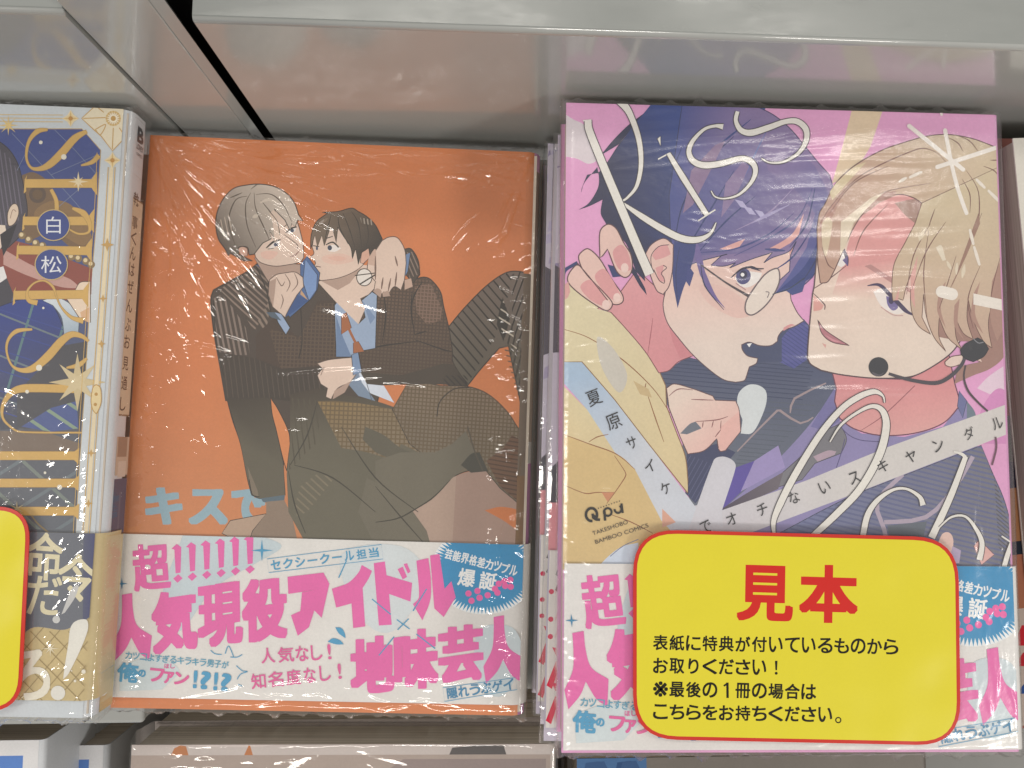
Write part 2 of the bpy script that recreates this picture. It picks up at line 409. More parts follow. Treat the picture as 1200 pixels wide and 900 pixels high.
FIX = empty('display_fixture', WO + Vector((0, 0, -0.9)), WA, 'glossy grey painted steel bookshop fixture with folded panels behind the books', 'display shelf')
def panel(name, xa, xb, zt, depth, label, back=0.0):
    """folded steel front: a vertical face, a rounded bend and a flat top"""
    r = 0.013; prof = [(back, -0.9), (back, zt - r - 0.004)]
    for i in range(7):
        a = math.pi / 2 * i / 6; prof.append((back + r - r * math.cos(a), zt - r + r * math.sin(a)))
    prof.append((back + depth, zt))
    vs, fs = [], []
    for x in (xa, xb):
        for p in prof: vs.append((x, p[0], p[1]))
    n = len(prof)
    fs = [(i, n + i, n + i + 1, i + 1) for i in range(n - 1)]
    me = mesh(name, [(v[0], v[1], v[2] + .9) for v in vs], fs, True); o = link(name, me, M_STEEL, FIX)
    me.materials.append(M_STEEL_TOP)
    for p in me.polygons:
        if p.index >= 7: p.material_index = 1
        if p.index in (0, n - 2): p.use_smooth = False
    so = o.modifiers.new('thickness', 'SOLIDIFY'); so.thickness = 0.02; so.offset = -1
    return o
xg0, xg1, xl = wallx(250, 66)[0], wallx(283, 160)[0], wallx(130, 75)[0]
panel('front_panel', -0.243, 4.5, ZB, 2.2, None)
panel('front_panel', -4.0, -0.552, ZB + 0.012, 2.2, None)
# upright strip between the two panels, with its folded edge
vs, fs = box(-0.542, -0.319, 0.004, 0.03, 0, 1.92)
st = link('upright_strip', mesh('upright_strip', vs, fs), M_STEEL, FIX); bevel(st, 0.004)
vs = [(-0.318, 0.006, -0.9), (-0.296, 0.026, -0.9), (-0.296, 0.026, 1.02), (-0.318, 0.006, 1.02), (-0.318, 0.06, -0.9), (-0.318, 0.06, 1.02)]
fo = link('folded_edge', mesh('folded_edge', [(v[0], v[1], v[2] + .9) for v in vs], [(0, 1, 2, 3), (0, 4, 1), (3, 2, 5), (0, 3, 5, 4), (1, 4, 5, 2)]), M_STEEL, st)
vs, fs = box(-4, 4.5, 0.10, 0.12, 0, 1.50)
link('gap_shade_sheet', mesh('gap_shade_sheet', vs, fs), M_DARK, FIX)  # near-black sheet standing in for the shade inside the gaps
vs, fs = box(-4, 4, -0.835, 1.0, -0.21, -0.172)
sh = link('upper_shelf', mesh('upper_shelf', vs, fs), plain_mat('shelf_steel', (0.28, 0.285, 0.27), 0.3, 0.6, 0.03), None); bevel(sh, 0.006); sh['kind'] = 'structure'
vs, fs = box(-4, 4, -3.2, -0.80, -1.42, -1.38)
s2 = link('lower_shelf', mesh('lower_shelf', vs, fs), plain_mat('shelf_steel_low', (0.2, 0.2, 0.19), 0.4, 0.4, 0.03)); s2['kind'] = 'structure'
vs, fs = box(-4, 4, -0.82, -0.80, -1.378, -0.212)
s3 = link('shelf_riser', mesh('shelf_riser', vs, fs), plain_mat('riser_steel', (0.5, 0.48, 0.44), 0.4, 0.4, 0.03)); s3['kind'] = 'structure'

rl_loc = Vector((-1.8, -.89, -.245))
rl = empty('shelf_rail', rl_loc, 0, 'short grey steel rail under the bottom edge of the blue and gold book', 'shelf rail')
vs, fs = box(-.6, .66, -.055, .048, 0, .03); o_ = link('rail_bar', mesh('rail_bar', vs, fs), M_STEEL, rl); bevel(o_, 0.012, 3)
vs, fs = box(.60, .65, -.05, .04, -.2, -.001); link('bracket', mesh('bracket', vs, fs), M_STEEL, rl)
# ================= the orange book ==============================================
def mcol(v):
    x, y = v[0], v[1]
    return hx('#d2804e')
bm_ = Book('manga_book', -0.4804, 0.0685, 0.0, -0.032, 0.170, 1.28, 1.82, 0.045, mcol,
    'orange comic with two men in dark suits sitting, white paper band below', 'comic book')
W2, H2 = 0.64, 0.91
cm = (-W2, -H2, W2 - 0.045, H2)
S = bm_.sheet(0.0006, cm)
S.fill('#d5804c', '100,100! 700,100! 700,900! 100,900!')
# floor tone with the film's reflected veil painted in, lower half
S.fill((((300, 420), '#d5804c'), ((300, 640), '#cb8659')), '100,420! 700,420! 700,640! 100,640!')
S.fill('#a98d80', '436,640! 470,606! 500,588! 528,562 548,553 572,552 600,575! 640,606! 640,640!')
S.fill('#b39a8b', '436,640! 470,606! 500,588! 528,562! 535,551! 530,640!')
S.fill('#cf7b45', '568,598! 590,594 625,602! 625,626! 608,622 590,610')
# blue title letters at the left bottom
for ch, x, y, wd, ht in (('キ', 192, 593, 44, 46), ('ス', 244, 594, 46, 44), ('で', 291, 594, 40, 46)):
    S.char('#93b1bf', ch, x, y, wd, ht, 0, 0.055)
SUIT, SUITD, SK, SKS, LN = '#4c4038', '#3b322b', '#e2cabb', '#b79c8e', '#2e2722'
KH = '#6f695a'  # khaki cast of the film's reflection, put into the print colour
# far raised leg, striped trousers
legp = '524,385! 545,360 570,335 592,320 608,318 622,322! 632,345! 632,500! 612,482! 596,406! 585,408! 563,433 548,452! 530,440 520,420'
S.fill((((600, 320), '#75665d'), ((560, 440), '#5f584c')), legp, LN, 1.2)
S.hatch(LN, '524,385! 545,360 570,335 592,320 600,322! 596,345! 580,395! 548,450! 530,440 520,420', 48, 8.5, 1.8)
S.hatch(LN, '600,322! 608,318 622,322! 632,345! 632,420! 612,420! 600,380!', -72, 6.5, 1.6)
S.hatch('#3c352e', '588,345! 600,380! 612,420! 632,420! 632,500! 612,482! 596,406! 585,380!', -78, 6.0, 2.0)
S.hatch('#57503f', '590,405! 632,400! 632,500! 612,482!', 10, 6.0, 1.4)
S.fill('#342e28', '588,350! 596,372 590,400! 582,380!')
S.hatch('#c9bfae', '590,352! 598,380! 606,410! 590,395! 584,370!', 30, 9, 1.6, .4)
# body of the fair-haired man: jacket
S.fill(SUIT, '305,306! 290,318 268,330 250,340! 247,352 250,385 256,420 262,450 272,490 282,520 290,560 295,580! 306,584 334,580! 332,545 336,540! 345,600 360,640! 440,640! 460,560! 440,480! 455,420! 440,340! 395,322! 372,330 355,330! 330,318!', LN, 1.4)
S.hatch('#8a776b', '300,310! 285,322 257,339! 270,352 288,372! 298,388! 312,365! 318,340! 308,318!', 40, 5.6, 2.1)
S.hatch('#85746a', '250,350! 260,345! 274,362! 288,384! 293,416! 262,416! 257,412 252,385', 76, 5.8, 2.4)
S.hatch('#8c7a6d', '318,348! 300,380! 312,388! 318,350!', 55, 6, 3)
S.fill('#4b3b31', '300,392! 322,372! 340,388! 352,396! 372,352! 392,352! 396,420! 380,432! 340,440! 300,440!')
S.hatch('#5c4a3c', '315,385! 340,392! 350,396! 372,356! 392,355! 396,418! 380,428! 330,436!', 0, 4.6, 1.6)
S.hatch('#5c4a3c', '315,385! 340,392! 350,396! 372,356! 392,355! 396,418! 380,428! 330,436!', 90, 4.6, 1.6)
S.fill((((320, 415), '#42372f'), ((320, 470), '#3f362e')), '254,412! 300,420! 330,432! 390,428! 400,470! 380,478! 340,470! 318,468! 264,470!'); S.hatch('#54473d', '256,414! 300,420! 330,436! 390,432! 398,466! 340,466! 318,466! 264,466!', 80, 6, 1.1)
S.line(LN, '250,352 254,400 262,440', .9); S.line(LN, '352,352 354,400 350,420', 1.2); S.line(LN, '300,312 312,340 318,372', 1.2)
# sleeve and gap of orange between arm and leg
S.fill((((280, 466), '#41372d'), ((292, 520), '#625c4d')), '266,468! 316,466! 332,545! 334,580! 306,584 295,580! 290,560 282,520!')  # sleeve fades into the painted khaki reflection
S.fill('#d98a56', '317,466! 326,480 338,505 340,520! 336,552! 331,535 324,505 319,485', LN, .9)
S.fill('#7d7161', '290,546! 302,575! 303,582! 295,579!'); S.line(LN, '292,562 296,580 304,582', .9)
S.fill('#5a6c78', '306,584! 334,580! 333,588! 316,590! 308,588!')
S.fill('#8f7c6c', '312,588! 333,586! 342,604! 350,640! 270,640! 290,618! 312,602!')
S.fill('#b59b87', '312,602! 270,610! 260,625! 290,640! 296,622!', LN, .8)
# lower body: near legs, film's khaki reflection painted in towards the knees
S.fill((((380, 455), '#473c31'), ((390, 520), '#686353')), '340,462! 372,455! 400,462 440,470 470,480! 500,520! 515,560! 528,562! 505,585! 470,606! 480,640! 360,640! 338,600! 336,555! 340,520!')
S.hatch('#544c3e', '340,466! 380,470! 370,520! 345,545! 338,552! 342,520!', 80, 6.5, 1.6)
S.hatch('#7f7561', '346,590! 352,570! 372,555! 392,560! 360,600! 348,605!', 40, 7, 2)
S.fill((((420, 460), '#91774a'), ((440, 510), '#857660')), '372,470! 396,470 430,474 462,480! 505,520! 515,545! 500,535 470,520! 462,540! 430,530 400,525!')
S.hatch('#6e5c40', '372,470! 396,470 430,474 462,480! 505,520! 515,545! 500,535 470,520! 462,540! 430,530 400,525!', 0, 5.2, 1.5)
S.hatch('#6e5c40', '372,470! 396,470 430,474 462,480! 505,520! 515,545! 500,535 470,520! 462,540! 430,530 400,525!', 90, 5.2, 1.5)
S.fill('#5f5a4c', '428,500! 450,510 470,525 500,536! 515,548! 500,548! 462,540! 440,530! 425,515!')
S.fill((((560, 460), '#85725f'), ((540, 560), '#746a58')), '460,480! 480,445! 516,452! 548,453 572,462 594,482 606,500! 622,520! 632,560! 634,600! 610,592! 586,572! 570,552! 548,552 528,560! 512,560! 505,540! 480,520!', LN, 1.0)
ch_ = '460,480! 480,445! 516,452! 548,453 572,462 594,482 606,500! 622,520! 632,560! 634,600! 610,592! 586,572! 570,552! 560,535! 545,520! 512,545! 505,540! 480,520!'
S.hatch('#65553f', ch_, 2, 4.6, 1.5); S.hatch('#65553f', ch_, 92, 4.6, 1.5)
S.fill('#6c4d37', '570,540! 590,525! 600,510! 618,520! 630,560! 632,598! 610,590! 586,570!')
S.hatch('#533a28', '570,540! 590,525! 600,510! 618,520! 630,560! 632,598! 610,590! 586,570!', 8, 5, 1.6)
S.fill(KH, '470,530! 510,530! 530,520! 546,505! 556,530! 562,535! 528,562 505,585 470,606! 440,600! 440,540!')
S.fill('#45433a', '540,545! 552,532 562,530! 572,552! 552,554!')
S.line(LN, '512,488 516,470 532,456 550,454', 1.2); S.line('#544c40', '548,500 556,528 566,552', 1.6)
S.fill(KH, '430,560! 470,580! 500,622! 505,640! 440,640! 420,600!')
for l in ('400,500 440,560 490,600', '440,570 470,606 500,640', '338,552 345,590 358,625', '345,545 390,560 440,600', '505,585 470,606 440,612', '528,562 505,585 470,606', '372,470 360,510 340,545'): S.line('#3f3a30', l, [.6, 1.7, .8])
# dark-haired man: jacket with check
jk = '440,345! 460,335 480,330 495,325 505,328 516,342 520,360 526,385 530,410 531,425 548,452! 520,450 470,440 430,450! 422,425! 420,412! 400,400! 392,352! 400,345!'
S.fill((((470, 340), '#6b5344'), ((470, 440), '#584a3c')), jk, LN, 1.3); S.hatch('#503f33', jk, 2, 4.2, 1.7); S.hatch('#503f33', jk, 92, 4.2, 1.7)
S.hatch('#84695a', '486,336! 505,332! 518,362! 516,376! 500,380! 488,366!', 2, 4.2, 1.3); S.hatch('#84695a', '486,336! 505,332! 518,362! 516,376! 500,380! 488,366!', 92, 4.2, 1.3)
S.fill('#473d33', '424,436! 470,440! 520,426! 531,427! 548,452! 500,450! 430,452!')
S.hatch('#2f2a25', '520,440! 548,440! 548,452! 520,452!', 45, 5, 1.5)
for l in ('483,340 482,365 486,392', '486,392 500,388', '486,398 520,410 530,412', '420,412 450,405 490,400', '450,345 452,370 448,402', '495,330 486,345 481,362'): S.line(LN, l, [.6, 1.8, .6])
# shirt of dark-haired man
S.fill('#9db0cc', '392,358! 398,350! 412,360! 420,380! 428,372! 424,352! 436,342! 442,346! 440,408! 420,412! 415,418! 394,418!', LN, .9)
S.fill('#6f87ab', '394,370! 402,395! 412,418! 394,418!'); S.fill('#7e95b8', '424,352! 440,372! 434,380! 428,362!')
S.fill('#a7663f', '400,370! 406,366! 412,384! 400,392!', LN, .6); S.fill('#a7663f', '414,402! 420,400! 427,412! 414,414!', LN, .6); S.line('#a7663f', '402,368 410,388 418,404', 3)
S.fill('#d8e0ee', '404,420! 416,440! 432,460! 462,472! 450,452! 430,450! 420,432!'); S.fill('#7e90a8', '402,432! 416,425! 424,448! 440,470! 420,464! 408,450!')
S.line('#54606e', '430,450 436,470', .8)
# neck + face of dark-haired man
S.fill(SK, '372,330! 392,352! 420,380! 428,362! 422,350! 432,345! 446,330! 440,312! 420,310! 396,326!', None)
S.fill(SKS, '374,328! 396,326 416,318 424,314! 410,332! 396,340!')
S.fill(SK, '368,274! 366,290! 368,297 364,301! 369,306 370,309! 368,312! 370,316 369,320 371,325 376,329! 396,326 412,320 424,312 432,300! 436,285! 425,262! 400,258! 378,262!', '#5b4a42', .8)
S.fill('#e3c1b2', '378,301 395,297 410,300 414,306 395,310 380,307'); S.fill('#e2b8a8', '384,302 396,300 406,303 396,306')
S.line('#6b4f49', '370,312 376,313', 1); S.fill('#f0e8e4', '384,289! 392,287 400,291! 393,295 385,294'); S.disc('#3b4156', 386.5, 290.5, 2.6, 3); S.line(LN, '382,287 390,284 397,290', [1, 1.8, 1.6]); S.line(LN, '381,280 390,277', 1)
S.disc('#4a5166', 371.5, 291, 1.3, 2.2); S.line(LN, '367,288 374,289', 1.1)
S.fill('#d9ac98', '424,296! 432,290 434,300 426,309! 422,308!', '#5b4a42', .7)
# hair
HB = '#5d4d40'
S.fill((((395, 250), '#7a6857'), ((430, 290), '#3d332b')), '364,292! 365,275 371,260 384,250! 378,249! 396,248 412,244 420,248 430,254 440,264 448,280! 444,296! 434,303! 432,291! 424,296! 420,310! 417,292! 413,303! 411,290 402,276 396,266! 394,285! 390,268! 386,270! 380,288! 377,276! 372,290! 369,276!', LN, .9)
S.line('#8b7968', '376,262 384,256', [1, 3.5, 1]); S.line('#a3968c', '374,264 380,257', [.5, 3, .5]); S.hatch('#a79b8e', '422,255! 438,258! 436,264! 424,262!', 80, 4, 1.5)
for l in ('388,252 384,268 380,284', '396,252 398,266 408,286', '412,248 420,262 424,290', '402,250 410,270 416,290', '428,256 432,275 428,294'): S.line('#40362e', l, [.5, 1.3, .5])
# hand of fair-haired man on shoulder + glasses + cuff
S.fill('#4b4038', '474,292! 482,292 490,305 492,322! 484,332! 474,320!', LN, 1); S.hatch('#8a776b', '476,296! 484,296 490,308 490,322! 480,326!', 65, 4.5, 1.4)
S.fill('#6d86ad', '472,300! 481,296! 478,318! 474,325!', LN, .6)
S.fill(SK, '448,282! 456,278 466,279 474,292 476,308! 474,328! 470,340! 462,336 455,345! 450,342! 444,347! 438,342! 440,330! 430,318! 432,306 440,294', '#5b4a42', .9)
S.fill(SKS, '437,341! 442,338 447,341 446,349! 441,345!'); S.fill(SKS, '448,343! 455,341 457,347! 449,348!'); S.fill('#cfb09f', '432,302! 440,292 441,312! 431,310!')
for l in ('449,325 447,339', '458,326 455,341', '465,319 463,336', '463,300 466,312', '440,300 440,328'): S.line('#7b6257', l, [.6, 2.2, .8])
S.fill('#c9ab9a', '474,328! 482,326! 484,336! 474,340!', '#5b4a42', .7)
S.disc('#e9e2dc', 427, 325, 8.5, 9.5); S.line('#4b4038', [(427 + 9 * math.cos(t / 16 * 6.283), 325 + 10 * math.sin(t / 16 * 6.283)) for t in range(17)], 1); S.line('#4b4038', '416,323 440,320', 1.2); S.line('#3b322c', '422,333 440,322', 1.6)
# fair-haired man: shirt, neck, face
S.fill('#4d6a9c', '300,310! 312,320! 318,345! 340,372! 365,350! 372,340! 375,320! 360,300! 352,310!', LN, .8)
S.fill('#7d9acb', '358,304! 372,322! 371,340! 362,352! 355,330!', LN, .7); S.fill('#38568c', '334,372! 348,345! 362,352! 345,365!')
S.fill(SKS, '298,302! 312,326! 322,340! 352,332! 352,310! 320,308!', '#5b4a42', .7)
S.fill(SK, '300,302! 306,308 322,312 340,310 352,307 356,302! 355,285 351,268! 345,250! 322,240! 300,255! 296,290!', '#5b4a42', .9)
S.fill('#e6c0b1', '306,296 316,294 326,296 318,304 308,302')
S.line('#5d4a43', '333,275 344,283 349,288 348,292', [.5, 1, .9]); S.line('#8b5f58', '340,301 346,299 351,294', [.6, 1.4, .6])
S.fill('#f0e8e4', '315,291! 322,284 329,282! 327,286 320,291'); S.disc('#4d5468', 323.5, 286.8, 2.6, 2.2); S.line(LN, '312,291 320,284 329,281', [1, 2.4, 1.2]); S.line(LN, '314,292 321,291', .7); S.fill('#f0e8e4', '336,274! 341,269 347,267! 346,271 341,273'); S.disc('#4d5468', 342.5, 270.3, 2.2, 2.2); S.line(LN, '335,273 341,268 348,266', [1, 2.2, 1]); S.line('#6b5a50', '320,276 328,272', 1); S.line('#6b5a50', '333,266 338,262', 1)
S.fill('#d2a793', '278,292! 284,289 290,292 290,300! 284,300!', '#5b4a42', .7)
S.fill((((258, 285), '#5e5248'), ((325, 228), '#d8cabd')), '253,262 255,248 262,233 274,221 290,217 305,216 322,219 336,227 345,238 350,252! 355,259! 349,258! 346,266! 342,262! 340,270! 334,258! 326,250! 322,245! 328,275! 324,268! 322,282! 316,270! 318,280! 308,285! 298,298! 292,299! 290,290 280,290 280,298! 296,306! 286,306! 270,297! 268,300! 264,292 256,280', LN, 1)
for l in ('294,226 288,240 290,265 300,290', '298,226 300,245 312,272 316,282', '294,222 302,216 304,217', '300,228 318,228 332,240 342,260', '290,230 276,235 268,260 276,288', '306,235 318,250 326,262', '284,226 270,232'): S.line('#5a4c42', l, [.4, 1.4, .5])
S.line('#d8cbbd', '305,238 315,234 326,238', [1, 4, 1]); S.line('#d2c5b6', '296,255 303,252', [1, 5, 1]); S.hatch('#b8a899', '258,258! 270,250! 272,275! 260,282!', 75, 5, 1.2)
S.fill('#e0c9b9', '316,250! 322,247 327,262 328,278! 322,284! 320,262!'); S.line('#5a4c42', '316,248 325,260 328,275', .9)
# hand at chin
S.fill(SK, '316,328! 324,322 334,320 346,319 355,325! 356,336! 348,346! 340,360 334,372! 320,360! 315,345!', '#5b4a42', .9)
for l in ('324,325 330,335 334,330', '334,321 340,332 336,342', '345,320 349,332 342,342', '330,345 332,352 329,362'): S.line('#7b6358', l, [.5, 1.3, .5])
S.fill(SKS, '316,330! 324,326! 322,345! 320,360! 315,345!'); S.fill('#9bb0d0', '322,366! 330,368! 340,384! 335,392! 326,378!', LN, .8); S.fill('#556473', '312,366! 322,366! 330,376! 318,372!')
S.fill('#c9a17d', '353,340! 356,344! 361,352! 352,345!')
# hand over stomach
S.fill(SK, '372,426! 384,422 400,420 412,419! 418,438! 410,448 396,455 388,468! 382,465! 384,455! 376,450! 372,440! 378,432!', '#5b4a42', .9)
S.fill('#7f97ba', '412,416! 420,413! 424,436! 414,440!', LN, .8); S.line('#9c8073', '380,430 376,440', 1); S.fill(SKS, '392,458! 412,446! 404,460! 390,468!')
S.build('cover_art', bm_.cover)

# spine shoulder showing past the right edge of the cover (purple, pink and grey print)
SP = Sheet((0, 0, bm_.T), (1, 0, 0), (0, 1, 0), (0, 0, 1), bm_.Mtop, (-9, -9, 9, 9))
def shoulder(y0, y1, c, a0=90, a1=18, ro=0.0012):
    r = bm_.r; n = 8
    for i in range(n):
        q = []
        for k, y in ((i, y0), (i + 1, y0), (i + 1, y1), (i, y1)):
            a = math.radians(a0 + (a1 - a0) * k / n); q.append(Vector((W2 - r + (r + ro) * math.cos(a), y, bm_.T - r + (r + ro) * math.sin(a))))
        i0 = len(SP.vs); SP.vs += q; SP.cs += [hx(c)] * 4; SP.fs.append((i0, i0 + 1, i0 + 2, i0 + 3))
shoulder(-H2, H2, '#cf7c47', 90, 58)
for y0, y1, c in ((-.16, .50, '#6b5b4c'), (-.52, -.16, '#7a5a38')): shoulder(y0, y1, c, 90, 58, .0016)
for y0, y1, c in ((0.85, 0.91, '#c48ab4'), (0.35, 0.85, '#7a6152'), (-0.05, 0.35, '#8a7a6c'), (-0.12, -0.05, '#a9a6a4'), (-0.42, -0.12, '#9c5d90'), (-0.52, -0.42, '#5a4a80'), (-0.56, -0.52, '#27305a'), (-0.62, -0.56, '#2b3566'), (-0.72, -0.62, '#b06f9f'), (-0.91, -0.72, '#a86a98')):
    shoulder(y0, y1, c, 58, 10)
SP.build('spine_print', bm_.cover)

# ---------------- the paper band: same print on two books ----------------------
PINK, BLU = '#e567ae', '#4a9cc6'
def band_art(b, M, cover_rect, T=None):
    T = T or Sheet((0, 0, b.T + 0.0085), (1, 0, 0), (0, 1, 0), (0, 0, 1), M, cover_rect)
    # pale blue smoke shapes
    T.fill('#c5d3da', '215,625! 300,626! 330,640 300,660 250,690 210,740 190,700'); T.fill('#cfdade', '140,780! 180,770 210,785 190,808! 140,810!')
    T.fill('#d3dbdf', '400,650 470,640 500,680 460,740 420,720'); T.fill('#c9d6dc', '560,740 600,735 612,770 590,815 560,800')
    # burst
    T.fill('#eef1f2', [(567 + 62 * math.sin(i) * 1.0, 668 - 52 * math.cos(i)) for i in (2 * math.pi * k / 40 for k in range(40))])
    pts = []
    for i in range(168):
        a = math.pi * 2 * i / 168; rr = 1.0 if i % 2 else 0.83; pts.append((567 + 62 * rr * math.sin(a), 668 - 52 * rr * math.cos(a)))
    T.fill('#2f92c4', pts); T.disc('#2b8fc3', 567, 668, 51.5, 43.2, 0, 40)
    for i, ch in enumerate('芸能界格差カップル'):
        t = i / 8; T.char('#f0f2f3', ch, 526 + 76 * t, 649.5 + 19 * t, 9.2, 12.2, -13, 0.018)
    T.char('#f3f4f4', '爆', 547, 677, 20, 21, -9, 0.018); T.char('#f3f4f4', '誕', 572, 681, 20, 21, -9, 0.018)
    for x, y in ((549, 695.5), (552.5, 704), (559.5, 692.5), (562, 700.5), (571.5, 697.5), (580, 690), (583, 694.5), (584.5, 684), (591, 681), (598, 679.5), (598.5, 687.5), (592, 686.5)): T.disc('#ee63ab', x, y, 3.7)
    T.char(PINK, '超', 177, 664.5, 44, 55, 5, 0.022)
    for i in range(6):
        x, y = 208 + i * 16.9, 660 - i * 2.15
        T.fill(PINK, f'{x-7},{y-17}! {x-1},{y-22.5}! {x+4.5},{y-19}! {x+3.6},{y+11}! {x-2.2},{y+12}! {x-3.6},{y-16}!')
        T.fill(PINK, f'{x-5},{y+18}! {x+1},{y+13}! {x+6},{y+17.5}! {x},{y+23}!')
    for ch, x0, x1, y0, y1, of in (('気', 178, 232, 692, 764, .032), ('現', 232, 285, 684, 757, .03), ('役', 284, 337, 677, 751, .034), ('地', 411, 463, 745, 814, .042), ('味', 462, 514, 738, 808, .038), ('芸', 514, 567, 732, 801, .042)):
        sl = 0.13 * (x1 - x0)
        T.text(PINK, ch, (x0, y1 + sl / 2), (x1, y1 - sl / 2), (x0 - 1, y0 + sl / 2), of)
    for p_ in ('337,676! 379,671! 386,684! 377,724! 366,713! 371,691! 338,696!', '354,694! 371,691! 369,712 362,735! 349,745! 341,721! 352,716!',
               '424,662! 436,669! 432,678 425,689! 428,734! 414,736! 412,707! 394,712! 389,690! 408,683 420,671', '438,660! 451,658! 453,674! 483,683! 481,705! 456,696! 459,732! 444,733!',
               '466,667! 472,664! 477,676! 472,679!', '473,661! 477,660! 481,670! 478,672!', '488,657! 502,654! 505,680 504,704 495,727! 484,708! 491,699', '504,651! 515,649! 521,690! 529,681! 534,700! 520,723! 509,713!'): T.fill(PINK, p_)
    for (x, y) in ((134, 695), (569.5, 721)):       # hand-cut character of two sweeping strokes
        T.fill(PINK, f'{x+9},{y+2}! {x+21},{y}! {x+22},{y+20} {x+27},{y+38} {x+44},{y+50}! {x+41},{y+78}! {x+30},{y+70} {x+20},{y+52}! {x+13},{y+66} {x},{y+80}! {x-3},{y+60}! {x+7},{y+40} {x+9},{y+20}')
    # boxed small lines
    T.line(BLU, '313,655 447,638 449,655 315,671 313,655', .7, n=1)
    for i, ch in enumerate('セクシークール担当'):
        t = i / 8; T.char(BLU, ch, 323 + 115 * t, 662 - 14.5 * t, 11.5, 11.5 if ch != 'ー' else 1.8, 7, .02)
    T.line(BLU, '519,806 604,794 606,808 521,822 519,806', .7, n=1)
    for i, ch in enumerate('隠れうぶゲイ'):
        t = i / 5; T.char('#3f86b0', ch, 530 + 66 * t, 812 - 10 * t, 12.5, 13, 7, .02)
    for l in ('465,726 480,737', '466,738 479,725', '436,702 458,720', '500,690 484,716', '444,768 462,746', '488,743 510,760', '397,677 406,657'): T.line(BLU, l, 1.3)
    for l in ('247,762 252,766 260,767', '264,766 268,757 274,770', '270,770 278,770 284,767', '277,780 284,786 290,787 282,790 278,796', '279,802 284,804'): T.line(BLU, l, 1.0)
    T.fill(BLU, '384,752! 390,748 398,750 403,755! 394,755'); T.fill(BLU, '393,735! 400,736 404,742 405,748! 397,742'); T.star(BLU, 307, 645, 13, 4, .16); T.star('#3f86b0', 143, 684, 7, 4, .2)
    for i, ch in enumerate('カッコよすぎるキラキラ男子が'):
        t = i / 13; T.char('#5ba2c0', ch, 151 + 113 * t, 768 + 11 * t, 8.0, 8.6, -6, .012)
    T.char(BLU, '俺', 150, 788, 25, 23, -5, .028); T.char(BLU, 'の', 166.5, 789, 9, 9, -5, .05)
    for ch, x, y, wd, ht in (('フ', 184, 791, 17, 16), ('ァ', 198, 794, 12, 14), ('ン', 213, 795, 17, 15)): T.char('#e0609f', ch, x, y, wd, ht, -5, .035)
    for i, ch in enumerate('ほし'): T.char('#e0609f', ch, 195.5 + i * 7, 780.5, 5.5, 5.5, -3, .02)
    for i, ch in enumerate('!?!?'): T.char(BLU, ch, 229 + i * 12, 796 + i * 1.2, 4.5 if ch == '!' else 11.5, 22, -4, .05)
    for i, ch in enumerate('人気なし!'):
        T.char('#e0609f', ch, (314, 335, 354, 371, 386)[i], 768 - i * 1.1, (16, 19, 15, 13, 4)[i], 18, 5, .012)
    for i, ch in enumerate('知名度なし!'):
        T.char('#e0609f', ch, (303, 323, 344, 363, 381, 398)[i], 798 - i * 2.3, (17, 18, 17, 14, 13, 4)[i], 18, 5, .012)
    return T
def v_of(px, py, b, off=0.008):                    # height of a pixel on the cover of a book, in its own frame
    q = b.Mtop.inverted() @ at(px, py, b.root.location.z + b.T + off); return q.y
yb1, yb0 = v_of(380, 632, bm_), v_of(380, 822, bm_)
bandm = bm_.band(yb1, yb0, '#e2e0dd')
Tm = band_art(bm_, bm_.Mtop, (-W2 + .004, yb0, W2 - .018, yb1)); Tm.build('band_print', bandm)

# ================= the pink book =================================================
br_ = Book('manga_book', 0.8651, 0.0588, 0.3379, -0.0125, 0.155, 1.28, 1.82, 0.012, '#d99ac8',
    'pink comic with two faces close together, half covered by the big yellow card', 'comic book')
S = br_.sheet(0.0006, (-W2, -H2, W2 - 0.012, H2))
S.fill('#e3a4d0', '640,100! 1230,100! 1230,910! 640,910!')
S.fill('#ddd3da', '660,132! 672,140 684,146 691,160 700,185 690,192 676,186 660,183!')
S.fill('#dfc9ac', '1000,122! 1037,122! 1020,172! 1000,205! 975,215! 985,180!')
S.fill('#e6cfe0', '1145,455! 1160,440 1190,420! 1190,455! 1160,462!'); S.fill('#d68fc4', '1150,480 1170,455 1192,470! 1192,520! 1140,520!')
# jacket behind
NV = '#47506f'
S.fill((((880, 400), '#434c70'), ((880, 560), '#6a7180')), '768,437! 790,428 805,418! 830,425 870,440 885,412 912,398 918,386 942,374! 960,395! 955,430! 985,440! 990,470! 960,510! 900,560! 846,600! 812,592! 795,560! 800,520! 780,470!')
S.hatch('#363f60', '775,437! 806,420! 870,440! 912,400! 950,395! 955,430! 940,470! 870,470! 780,470!', 4, 5.5, 1.0, .6)
S.fill('#54589a', '912,402! 925,386 942,376! 951,388! 948,420! 930,432! 905,420!'); S.hatch('#3f4782', '912,402! 925,386 942,376! 951,388! 948,420! 930,432! 905,420!', 35, 4, 1)
S.hatch('#575f70', '900,470! 960,470! 900,540! 860,555! 846,560! 862,540!', 4, 5.5, 1.0, .6)
S.fill('#3c4266', '805,530! 840,520! 862,530! 838,560! 815,590! 803,578!'); S.hatch('#575c80', '805,532! 838,545! 815,588! 803,578!', 120, 5, .9)
for l in ('864,529 911,481 918,484 938,496 953,489', '926,484 931,467 968,449'): S.line('#a59398', l, [1.4, 3, 2.6, 1.6], n=2)
